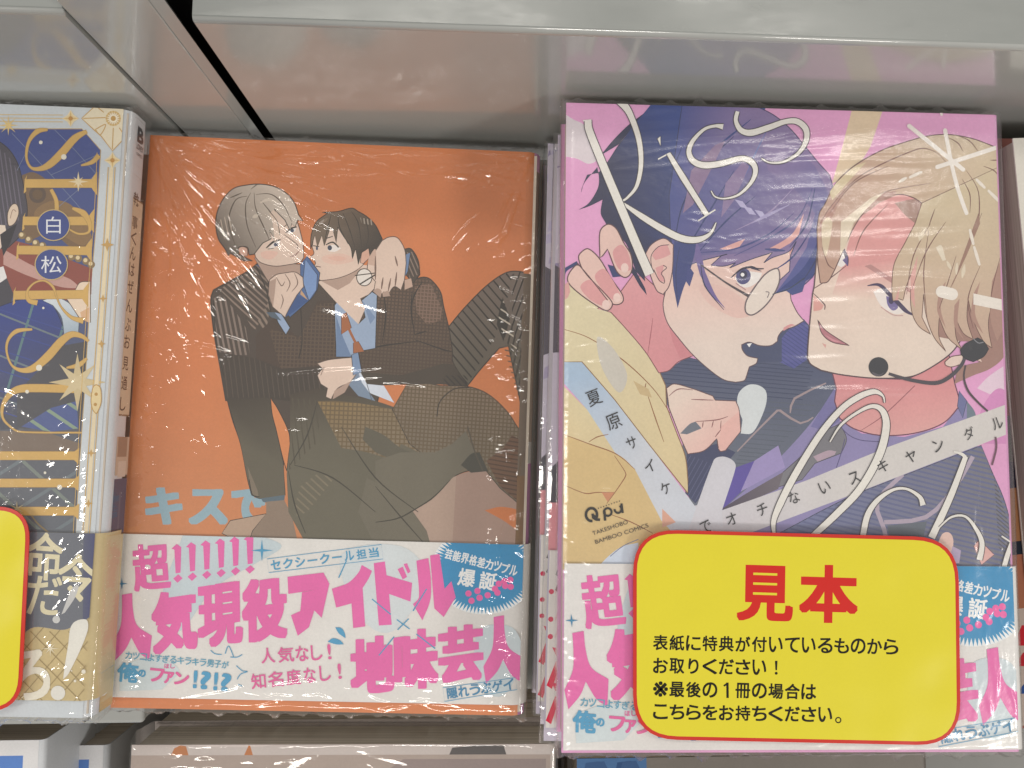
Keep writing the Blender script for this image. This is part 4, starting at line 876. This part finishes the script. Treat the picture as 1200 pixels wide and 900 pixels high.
card_from([(742, 620), (1123, 630), (1126, 874), (742, 866)], 52, br_.root.location.z + br_.T + .03, 'big yellow card with red border and red heading, lying on the pink book', writing)

# ================= blue and gold book at the left ===============================
def lcol(v):
    return hx('#d6dbe0')
bl_ = Book('manga_book', -1.750, 0.127, 0.148, -0.028, 0.125, 1.28, 1.82, 0.036, lcol,
    'blue comic with gold ornaments, white frame and thick pale spine, at the left', 'comic book')
S = bl_.sheet(0.0006, (-W2, -H2, W2 - 0.024, H2))
S.fill('#ccd3d9', '-500,100! 160,100! 160,860! -500,860!')
GD = '#d3ac62'; GL = '#e0cfa4'
panel_px = '-500,151! 96,151! 118,176! 113,260! 106,340! 99,460! 92,560! 88,640! -500,640!'
S.fill((((50, 180), '#3c4c8e'), ((40, 620), '#5c646e')), panel_px, '#b89a62', 1.0)
S.fill('#7a6148', '26,205! 40,202 58,215 66,240 80,262 108,290! 104,300! 80,288! 60,270! 30,285! 22,250!')
S.fill('#8c6f4c', '40,250 58,236 80,238 100,258 108,278! 96,288 70,275 50,275'); S.disc('#5c4c42', 44, 228, 10); S.disc('#6b553f', 44, 228, 6)
S.fill('#8e4a40', '-10,300! 10,280! 40,288! 70,300 108,315! 107,345! 80,352! 40,350! 10,345! -10,350!'); S.fill('#c59c94', '4,292! 40,312 80,326 95,338! 70,336 30,322 4,310!')
S.fill('#8d4238', '34,335 48,330 62,338 66,350 50,358 36,352')
# head of the long-haired figure
S.fill('#4b4753', '-60,150! -20,158 5,170 20,190 28,220 32,250 24,275 10,290! -60,300!', '#2b2830', 1); S.hatch('#6b6576', '-30,170! 0,175 20,200 28,240 20,262! -30,270!', 78, 5, 1.4)
S.fill('#e0cbb6', '9,250 14,240 20,240 22,250 17,262 10,264', '#4b3b36', .9); S.line('#9b7b6c', '12,256 15,246 19,248', .8); S.fill('#e4d4c4', '-30,262! 6,264! 8,280 0,292! -30,292!'); S.fill('#2b2830', '0,275! 10,268! 20,262! 12,285! 4,300! 2,290!')
S.fill('#e7e6e6', '-20,320! 4,312! 8,325! 0,345! -20,352!'); S.fill('#413f4a', '-20,345! 8,326! 16,345! 10,362! -20,380!')
# sleeve with tartan, cuff, hand
sl_ = '-40,375! 20,352 48,350 62,358 72,378 76,395! 74,420 60,470 30,500! -40,520!'
S.fill((((20, 365), '#2d408c'), ((30, 470), '#474a58')), sl_, '#1f2444', .9)
S.hatch('#6f7d86', sl_, 20, 46, 2.2); S.hatch('#5d7f86', sl_, 102, 42, 3.0); S.hatch('#384a94', sl_, 16, 23, 1.2)
S.fill('#4a4a52', '20,460! 74,405! 102,400! 98,470! 92,520! 20,540!')
S.fill((((70, 350), '#d7dfe6'), ((85, 395), '#9fb3c4')), '50,352! 66,347! 82,356 92,372 92,390! 80,395! 75,392! 72,372 62,358!', '#55606e', .9)
S.fill('#ead5bf', '88,340! 94,331 106,330! 106,378! 94,374! 78,350!', '#5d4a42', .9); S.fill('#dcb38e', '94,366! 105,360! 104,378! 96,374!')
S.fill((((20, 520), '#585b66'), ((60, 610), '#626872')), '-40,505! 92,500! 88,640! -40,640!')
S.hatch('#7b8580', '-40,520! 92,520! 88,620! -40,620!', 40, 42, 4, .3); S.hatch('#6d7880', '-40,520! 92,520! 88,620! -40,620!', -35, 46, 4, .3)
S.fill('#4c5c94', '25,500! 60,478! 90,470! 92,502! 60,506!'); S.hatch('#8ba08c', '25,500! 60,478! 90,470! 92,502! 60,506!', 32, 20, 4, .4); S.fill('#7a6a5e', '0,505! 50,505! 95,520! 94,528! 0,530!')
# beads
for x, y in ((26, 276), (34, 281), (42, 285), (50, 288), (84, 301), (92, 303), (101, 306), (107, 310)): S.disc('#8b7450', x, y, 4.4); S.disc('#e2cfa6', x - .8, y - 1, 2.4)
# lattice lines on the blue ground
for l in ('14,156 60,205 95,245 113,262', '64,152 88,176 113,204', '118,180 60,205', '112,205 60,250', '30,180 20,200'): S.line('#7d8aa8', l, .6, n=1)
# gold display letters (lying on their side) and bars
def gold(p, ws): S.line(GD, p, ws, '#a98850', .5, 8)
gold('56,152 44,154 34,166 31,184 36,196 46,198 58,193 72,180 88,162 102,154', [2, 5, 3, 2, 2, 4, 7, 8, 7, 3]); gold('95,194 108,190 116,182', [1, 4, 5])
for y0, y1, xa in ((215, 215, 29), (259, 259, 27), (293, 294, 20), (346, 345, 16)):
    S.line(GD, f'{xa},{y0} {108 - (y0 - 215) * .08},{y1}', 8.5, '#a98850', .5, 2); S.fill(GD, f'{xa},{y0-4}! {xa+3},{y0-10}! {xa+1},{y0}! {xa+2},{y0+9}! {xa-1},{y0+12}!'); S.fill(GD, f'{110 - (y0-215)*.08},{y0-9}! {114 - (y0-215)*.08},{y0-14}! {114-(y0-215)*.08},{y0+14}! {110-(y0-215)*.08},{y0+9}! {104-(y0-215)*.08},{y0}!')
gold('60,222 66,235 67,250 70,262', [3, 4, 1.5]); gold('85,244 98,250 105,262 104,272 92,274 80,268', [2, 6, 4, 2, 1.5, 1]); gold('66,347 62,336 52,329 40,332 32,342 34,352 44,355', [1.4, 2, 1.4, 1.2, 2, 4, 5]); gold('66,347 72,360 84,372 98,376', [1, 1.2, 3, 6])
gold('38,386 20,388 10,398 8,412 14,428 26,434 40,431 56,418 72,400 84,392 96,394 104,400', [1.5, 4, 2.4, 1.6, 1.6, 4, 7, 8.5, 8, 6, 4, 2]); gold('78,431 92,428 102,420', [1, 5, 2])
gold('96,456 30,455 14,460 4,474 3,488 10,498 24,506 96,507', [8, 8, 6, 3.4, 2, 1.6, 1.3, 1.3])
for x0, y0 in ((0, 534), (0, 566), (20, 599)): S.line(GD, f'-30,{y0} 92,{y0}' if x0 == 0 else f'{x0},{y0} 88,{y0}', 8.5, '#a98850', .5, 2); S.fill(GD, f'86,{y0-4}! 93,{y0-9}! 92,{y0+10}! 86,{y0+4}!')
S.line('#8d7a55', '37,604 45,614 57,624', 2)
for x, y, r in ((48, 167, 2.2), (75, 184, 3.2), (46, 431, 3.6), (32, 459, 2.2), (70, 571, 3), (53, 554, 1.6), (51, 361, 1.4)): S.disc('#e8e4d6', x, y, r)
S.star('#e5c987', 10, 147, 12, 8, .25); S.star('#ead9b2', 92, 213, 12, 4, .2); S.star('#ead9b2', 92, 213, 8, 4, .2, 45); S.star('#cdbb92', 91, 448, 34, 4, .22); S.star('#d3c29b', 91, 448, 30, 4, .24, 45); S.star('#d9c79a', 20, 596, 9, 6, .2)
# white frame ornaments: double rules, flowers, corner diamond
for dx, c in ((-4, GD), (0, '#e6d6b4'), (4, GD)): S.line(c, f'{131+dx},196 {127+dx},262 {120+dx},360 {113+dx},455 {107+dx},540 {101+dx},625', 1.0 if c == GD else 4.5, n=4)
for dy_ in (-4, 0, 4): S.line('#d9bd86', f'-60,{138+dy_} 74,{139+dy_}', .9, n=2)
S.line(GD, '114,179 110,262 102,360 96,455 91,540 86,625', .7, n=4)
for x, y in ((83, 139), (132, 188)):
    S.star('#ead9b4', x, y, 10, 4, .55); S.star('#e6cf9c', x, y, 8, 4, .5); S.star(GD, x, y, 10, 4, .10); S.disc('#c08d46', x, y, 2.6)
S.fill('#e7dcc2', '96,139! 112,124! 145,124! 148,160! 132,177! 119,160! 110,152!', '#c79f5c', 1.2); S.disc('#dcc18a', 133, 139, 9); S.disc('#efe6d0', 133, 139, 6.8); S.disc('#c39a55', 133, 139, 3)
for i in range(16):
    a = i * math.pi / 8; S.line('#c39a55', f'{133+5*math.cos(a)},{139+5*math.sin(a)} {133+9*math.cos(a)},{139+9*math.sin(a)}', .8, n=1)
for l in ('98,139 124,138', '132,175 133,150', '112,152 124,146 118,158 112,152', '140,150 147,160', '112,124 122,132'): S.line('#c79f5c', l, 1.1)
for x, y in ((126, 287), (121, 350), (119, 403), (107, 531), (104, 590)): S.star('#c79f5c', x, y, 8 if y == 287 else 5, 4, .35)
S.fill('#e4cf9e', '109,455 113,451 118,455 119,470 116,480 113,485! 109,480 107,470', '#b98f4c', 1); S.disc('#b98f4c', 113, 462, 2); S.disc('#b98f4c', 112, 474, 2)
# author circles
for ch, x, y in (('白', 63, 264), ('松', 60.5, 310)): S.disc('#c9b078', x, y, 19.6, 18.6, 0, 32); S.disc('#3a4a8c', x, y, 18.4, 17.4, 0, 32); S.char('#e9ecf2', ch, x, y, 17 if ch == '白' else 24, 20, 0, .0)
S.build('cover_art', bl_.cover)
# its paper band
yl1, yl0 = v_of(60, 624, bl_), v_of(60, 821, bl_)
bandl = bl_.band(yl1, yl0, lambda v: hx('#cab684'))
T = Sheet((0, 0, bl_.T + .0085), (1, 0, 0), (0, 1, 0), (0, 0, 1), bl_.Mtop, (-W2 + .004, yl0, W2 - .020, yl1))
T.fill('#696d78', '-40,620! 118,620! 112,716! 100,728 75,738 40,735 20,752! -40,752!', '#c8b58a', 1.4)
T.fill((((98, 640), '#565a72'), ((112, 640), '#3d4272')), '98,620! 118,620! 111,718! 97,728!')
for k in range(-3, 9):
    T.line('#9c8656', [(10 + k * 22, 860), (130 + k * 22, 720)], .8, n=1); T.line('#9c8656', [(-30 + k * 22, 740), (90 + k * 22, 862)], .8, n=1)
T.fill('#696d78', '-40,620! 97,620! 97,727! 75,738 40,735 20,750! -40,750!')
CR = '#dfd6b4'
for ch, x, y, wd, ht in (('命', 52, 652, 44, 56), ('令', 90, 677, 46, 56), ('だ', 52, 698, 40, 46)): T.char(CR, ch, x, y, wd, ht, -4, .012)
T.fill('#c9c9c9', '84,690 92,686 88,700 76,718! 72,720!'); T.disc('#cfd0cf', 66, 726, 4.4)
T.char('#e9e4d4', 'ろ', 36, 791, 44, 58, 6, .022)
T.fill('#e6e4dc', '86,730 94,726 102,727 103,738 94,762 80,790 74,796! 76,780 80,755 82,738'); T.disc('#e6e4dc', 68, 812, 8.5)
for x, y, r in ((98, 787, 2.6), (88, 798, 1.6), (84, 786, 0.9)): T.disc('#e9e4d4', x, y, r)
T.star('#e6dcc0', 59, 760, 10, 4, .12); T.star('#e6dcc0', 59, 760, 8, 4, .14, 45)
for ch, x, y in (('白', 134, 671), ('松', 131, 718)): T.disc('#4f4a7c', x, y, 13, 19); T.char('#d9d6e2', ch, x + 2, y, 13, 22, 0, .0)
T.disc('#ece8de', 121, 799, 8, 9); T.disc('#3a3d4c', 121, 799, 6.5, 7.5); T.char('#e8e4dc', 'eb', 122, 799, 9, 7, 5, .03)
T.build('band_print', bandl)
# spine print on the round and the upright face
X_SP = W2 + .0008
SPN = Sheet((X_SP, 0, bl_.T / 2), (0, 0, 1), (0, 1, 0), (1, 0, 0), bl_.Mtop, (-.063, -H2, .018, H2))
def stext(c, ch, x, y, wd, ht, off=0.0):
    u, v = -0.004, SPN.uv((x, y))[1]; V, F = glyphs(ch, off)
    P = [(u - (gx - .5) * wd, v + (gy - .5) * ht) for gx, gy in V]     # reads upright with the book
    SPN.emit([[P[i] for i in reversed(f)] for f in F], hx(c))
def srect(c, y0, y1, u0=-.063, u1=.03):
    v0, v1 = SPN.uv((150, y0))[1], SPN.uv((150, y1))[1]; SPN.emit([[(u0, v1), (u1, v1), (u1, v0), (u0, v0)]], hx(c))
srect('#d6c6ac', 226, 488, -.05, .02); srect('#8a7458', 226, 228, -.05, .02); srect('#8a7458', 486, 488, -.05, .02); srect('#9c8668', 226, 488, .02, .024)
ys = [236, 263, 281, 299, 318, 338, 360, 382, 402, 427, 450, 474]
for ch, y in zip('執事くんはぜんぶお見通し', ys): stext('#4a3c34', ch, 163 - (y - 236) * .055, y, .038, .042, .01)
stext('#3a3d44', 'B', 163, 158, .042, .05, .04); stext('#3a3d44', 'LOVEY', 163, 173, .046, .018, .02); stext('#3a3d44', 'COMICS', 162, 181, .04, .009)
srect('#cbb8a4', 512, 556); srect('#a08672', 512, 535, -.05, .01); srect('#d9cbbd', 540, 558, -.05, .0); srect('#3f4a6c', 560, 622); srect('#5a5f78', 575, 620, -.03, -.02)
srect('#cbb583', 624, 835)
for y in (671, 716):
    u, v = -.012, SPN.uv((140, y))[1]; SPN.emit([[(u + .032 * math.cos(k * .3927), v + .055 * math.sin(k * .3927)) for k in range(16)]], hx('#514a7c'))
stext('#d9d6e2', '白', 140, 671, .034, .05); stext('#d9d6e2', '松', 139, 716, .038, .05)
u, v = -.01, SPN.uv((126, 798))[1]; SPN.emit([[(u + .034 * math.cos(k * .3927), v + .038 * math.sin(k * .3927)) for k in range(16)]], hx('#e8e4dc')); SPN.emit([[(u + .028 * math.cos(k * .3927), v + .031 * math.sin(k * .3927)) for k in range(16)]], hx('#3a3d4c')); stext('#e8e4dc', 'eb', 127, 798, .03, .026, .03)
SPN.build('spine_print', bl_.cover)
card_from([(-260, 590), (36, 594), (24, 834), (-270, 832)], 40, bl_.root.location.z + bl_.T + .036, 'yellow card cut off by the left edge, lying on the blue and gold book', None, 4.5)
# book below it
bl2 = Book('manga_book', -1.93, 0.09, 0.005, -0.028, 0.172, 1.28, 1.82, 0.05, '#c2b48c', 'tan paperback hidden under the blue and gold book', 'comic book')

# ================= stack at the right edge =======================================
pa, pb = at(1187, 162, .325), at(1200, 650, .205)
an = -math.atan2(pa.x - pb.x, pa.y - pb.y)
LE = Vector((pa.x, pa.y)); dr = Vector((-math.sin(an), math.cos(an))); ctr = LE - dr * .90 + Vector((math.cos(an), math.sin(an))) * W2
M_PG = pages_mat('page_edges_brown', (0.26, 0.235, 0.20), (0.46, 0.42, 0.36), 330)
bn_ = Book('manga_book', ctr.x, ctr.y, .325, an, .125, 1.28, 1.80, .02, '#d0ccc4', 'book at the right edge showing its grey-brown fore-edge of pages, turned slightly', 'comic book', 'books at the right edge', M_PG)
# pages flush with its cover on the fore-edge
for v in bn_.pages.data.vertices:
    if v.co.x < 0: v.co.x = -W2 + .002
bn2 = Book('manga_book', 2.175, .05, .192, .0, .30, 1.28, 1.80, .02, '#9a5a52', 'comic with reddish brown cover under the book at the right edge', 'comic book', 'books at the right edge')
s = bn2.sheet(.0006, (-W2, -.9, W2 - .02, .9))
s.emit([[(-W2, -.9), (-.2, -.9), (-.2, .9), (-W2, .9)]], hx('#a86a60'))
for y0, y1, c in ((.02, .22, '#8f453f'), (-.12, .02, '#4a5048'), (-.2, -.12, '#2e3346'), (-.36, -.2, '#a97a55'), (-.40, -.36, '#2c3440'), (-.56, -.40, '#b2755c'), (-.9, -.56, '#cdbdb4')):
    s.emit([[(-W2, y0), (-.2, y0 + .05), (-.2, y1 + .05), (-W2, y1)]], hx(c))
for y0, y1, c in ((-.66, -.60, '#cf2f3c'), (-.72, -.68, '#c83440'), (-.80, -.77, '#3a5a9c')): s.emit([[(-W2 + .05, y0), (-.4, y0), (-.4, y1), (-W2 + .08, y1)]], hx(c))
s.build('cover_art', bn2.cover)

# ================= lower tier: more stacks ========================================
def low_stack(name, corners_px, z, n, T, col, labels, W, H, art=None, a=0.0, group=None, pages=None, left=True):
    p = at(*corners_px, z)
    out = []
    for k in range(n):
        rg = random.Random(k * 7 + len(name)); jx, jy, ja = (0, 0, 0) if k == 0 else (rg.uniform(-.02, .02), rg.uniform(-.02, .02), rg.uniform(-.01, .01))
        cx = p.x + (W / 2 if left else -W / 2) + jx; cy = p.y - H / 2 + jy
        b = Book(name, cx, cy, z - k * (T + .004), a + ja, T, W, H, .02, col, labels[k], 'comic book', group, pages); out.append(b)
    if art: art(out[0])
    return out
def art_b3(b):
    s = b.sheet(.0006, (-b.W / 2, -b.H / 2, b.W / 2 - .02, b.H / 2))
    y = b.H / 2
    s.emit([[(-b.W / 2, y - .6), (b.W / 2, y - .6), (b.W / 2, y), (-b.W / 2, y)]], hx('#c4bab6'))
    s.emit([[(-b.W / 2, y - .6), (b.W / 2, y - .6), (b.W / 2, y - .035), (-b.W / 2, y - .035)]], hx('#a8988f'))
    for x0, x1, c in ((-.60, -.54, '#b7733f'), (-.35, -.32, '#b87038'), (.36, .56, '#4a4444')): s.emit([[(x0, y - .035), (x1, y - .035), (x1 - .01, y - .005), ((x0 + x1) / 2, y - .002), (x0 + .01, y - .012)]], hx(c))
    s.emit([[(.1, y - .12), (.7, y - .12), (.7, y - .05), (.2, y - .05)]], hx('#8f7f7c'))
    s.build('cover_art', b.cover)
L3 = low_stack('manga_book', (150, 876), -.30, 5, .205, '#bdb3ae', ['pale grey-brown comic with orange marks on its edge, below the orange book'] + ['comic below the topmost in the lower middle stack'] * 4, 1.47, 2.1, art_b3, -.012, 'books in the lower middle stack', M_PAGES)
def art_b1(b):
    s = b.sheet(.0006, (-b.W / 2, -b.H / 2, b.W / 2 - .02, b.H / 2)); x, y = b.W / 2, b.H / 2
    s.emit([[(-x, -y), (x, -y), (x, y), (-x, y)]], hx('#d6d6d8')); s.emit([[(-x + .06, -y), (x - .07, -y), (x - .07, y - .05), (-x + .06, y - .05)]], hx('#5c82c4')); s.build('cover_art', b.cover)
L1 = low_stack('manga_book', (53, 867), -.24, 3, .36, '#c9cdd2', ['white comic with blue panel, at the bottom left corner'] + ['comic below the white and blue one at the bottom left corner'] * 2, 1.28, 1.82, art_b1, 0, 'books in the lower left stack', None, False)
L2 = low_stack('manga_book', (128, 873), -.47, 3, .28, '#b9bcc0', ['smaller white comic with blue panel, lower and right of the bottom left corner book'] + ['comic below the small white and blue one'] * 2, 1.0, 1.82, art_b1, 0, 'books in the second lower stack', M_PAGES, False)
def art_b4(b):
    s = b.sheet(.0006, (-b.W / 2, -b.H / 2, b.W / 2 - .02, b.H / 2)); x, y = b.W / 2, b.H / 2
    s.emit([[(-x, -y), (x, -y), (x, y), (-x, y)]], hx('#77716b')); s.emit([[(-x, -y), (-x + .28, -y), (-x + .25, y), (-x, y)]], hx('#4a6f9c'))
    for k in range(5):
        rg = random.Random(k); X = -x + rg.uniform(0, .16); s.emit([[(X, y - .06), (X + .08, y - .05), (X + .06, y - .01), (X + .01, y - .015)]], hx(rg.choice(('#3a5a86', '#2f4f7c', '#587cae'))))
    s.build('cover_art', b.cover)
L4 = low_stack('manga_book', (676, 889), -.34, 4, .25, '#6b655f', ['grey comic with a blue corner showing as a sliver below the pink book'] + ['comic below the blue one in the lower right stack'] * 3, 1.28, 1.82, art_b4, 0, 'books in the lower right stack', M_PAGES)

# ================= shrink wrap ====================================================
def rg_ridges(kind, seed):
    r = random.Random(seed); out = []
    W, H = 1.28, 1.82
    def add(u, v, th, L_, wd, am): out.append((u, v, th, L_, wd, am))
    if kind == 'M':
        for k in range(90):                        # creases fanning out of the top left corner
            a = r.uniform(-1.45, -0.12); d = r.uniform(.05, .62); add(-W2 + .02 + d * math.cos(a), H2 - .02 + d * math.sin(a), a + r.gauss(0, .12), r.uniform(.05, .20), r.uniform(.004, .007), r.uniform(.0012, .0030))
        for k in range(120):                        # short ticks down the left side
            add(-W2 + r.uniform(.03, .30), r.uniform(-.2, .75), r.uniform(-1.1, -.2), r.uniform(.012, .035), r.uniform(.004, .007), r.uniform(.001, .003))
        for k in range(60):
            add(-W2 + r.uniform(.02, .09), r.uniform(-.85, .8), r.uniform(-.4, .4), r.uniform(.012, .03), r.uniform(.004, .007), r.uniform(.001, .003))
        for k in range(110):                       # crumples along the right edge
            add(W2 - r.uniform(.01, .15), r.uniform(-.85, .85), r.uniform(-.5, .5) + (1.2 if r.random() < .25 else 0), r.uniform(.012, .05), r.uniform(.004, .008), r.uniform(.0012, .0036))
        for k in range(60):                        # along the top edge
            add(r.uniform(-.5, .62), H2 - r.uniform(.005, .13), r.uniform(-.35, .25), r.uniform(.02, .12), r.uniform(.004, .008), r.uniform(.001, .0034))
        for k in range(40): 
            a = r.uniform(3.3, 4.5); d = r.uniform(.04, .4); add(W2 - .03 + d * math.cos(a), H2 - .02 + d * math.sin(a), a, r.uniform(.02, .08), r.uniform(.004, .007), r.uniform(.001, .003))
        for k in range(45): add(r.uniform(-.6, .6), -H2 + r.uniform(.0, .12), r.uniform(-.3, .3), r.uniform(.03, .12), r.uniform(.004, .008), r.uniform(.0008, .0028))
        for k in range(14): add(r.uniform(-.3, .4), r.uniform(-.1, .45), r.uniform(-.3, .2), r.uniform(.06, .22), r.uniform(.012, .03), r.uniform(.001, .003))
        
        for (cu, cv, th, n_) in ((-.38, .20, -.22, 12), (.02, .13, .10, 10), (.22, .10, .02, 8), (-.1, -.02, .02, 8)):
            for k in range(n_): add(cu + r.gauss(0, .07), cv + r.gauss(0, .022), th + r.gauss(0, .06), r.uniform(.06, .16), r.uniform(.006, .010), r.uniform(.0009, .0022))
    if kind == 'R':
        for k in range(60): add(r.uniform(-.5, .35), H2 - abs(r.gauss(0, .09)) - .005, r.uniform(.0, .2), r.uniform(.06, .22), r.uniform(.005, .009), r.uniform(.0008, .0020))
        for k in range(26): add(r.uniform(.0, .5), r.uniform(.05, .8), r.uniform(-.02, .14), r.uniform(.10, .26), r.uniform(.010, .02), r.uniform(.0018, .0048))
        for k in range(30): add(r.uniform(.02, .5), r.uniform(.05, .8), r.uniform(-.02, .16), r.uniform(.06, .20), r.uniform(.005, .010), r.uniform(.0006, .0017))
        for k in range(110): add(-W2 + r.uniform(.01, .12), r.uniform(-.85, .35), r.uniform(-.3, .3), r.uniform(.012, .045), r.uniform(.004, .008), r.uniform(.001, .003))
        for k in range(70): add(W2 - r.uniform(.02, .14), r.uniform(-.85, .25), r.uniform(1.0, 2.0), r.uniform(.02, .07), r.uniform(.004, .009), r.uniform(.001, .0034))
        for k in range(30): add(-.2 + r.uniform(-.08, .08), r.uniform(.3, .6), r.uniform(-.3, .3), r.uniform(.02, .05), r.uniform(.004, .006), r.uniform(.0008, .002))
        add(W2 - .13, -.18, 1.54, .22, .030, .030)
        for k in range(60): add(r.uniform(-.6, .6), -H2 + r.uniform(.0, .09), r.uniform(-.3, .3), r.uniform(.03, .12), r.uniform(.004, .008), r.uniform(.0008, .0028))
    if kind == 'L':
        for k in range(260): add(W2 - r.uniform(.01, .15), r.uniform(-.88, .88), r.uniform(.2, 1.2), r.uniform(.008, .03), r.uniform(.004, .007), r.uniform(.0008, .0026))
        for k in range(60): add(r.uniform(.2, .6), r.uniform(-.88, .88), r.uniform(-.5, .5), r.uniform(.02, .08), r.uniform(.004, .008), r.uniform(.0006, .0018))
        add(W2 - .045, -.62, 1.55, .5, .012, .006)
    return out
film(bm_, rg_ridges('M', 3), .0145, 2, .0016, 440, .45, 1.12)
film(br_, rg_ridges('R', 5), .0145, 4, .0014, 420, .9, .62, M_FILM_SOFT)
film(bl_, rg_ridges('L', 9), .0145, 6, .0012, 420, .95)
film(L3[0], [(random.uniform(-.7, .7), 1.05 - random.uniform(0, .3), random.uniform(-.4, .4), random.uniform(.04, .2), .012, .004) for k in range(60)], .008, 11, .004, 200, .98)
film(b2, [], .0135, 12, .002, 60, .8); film(b3, [], .0135, 13, .002, 60, .8)
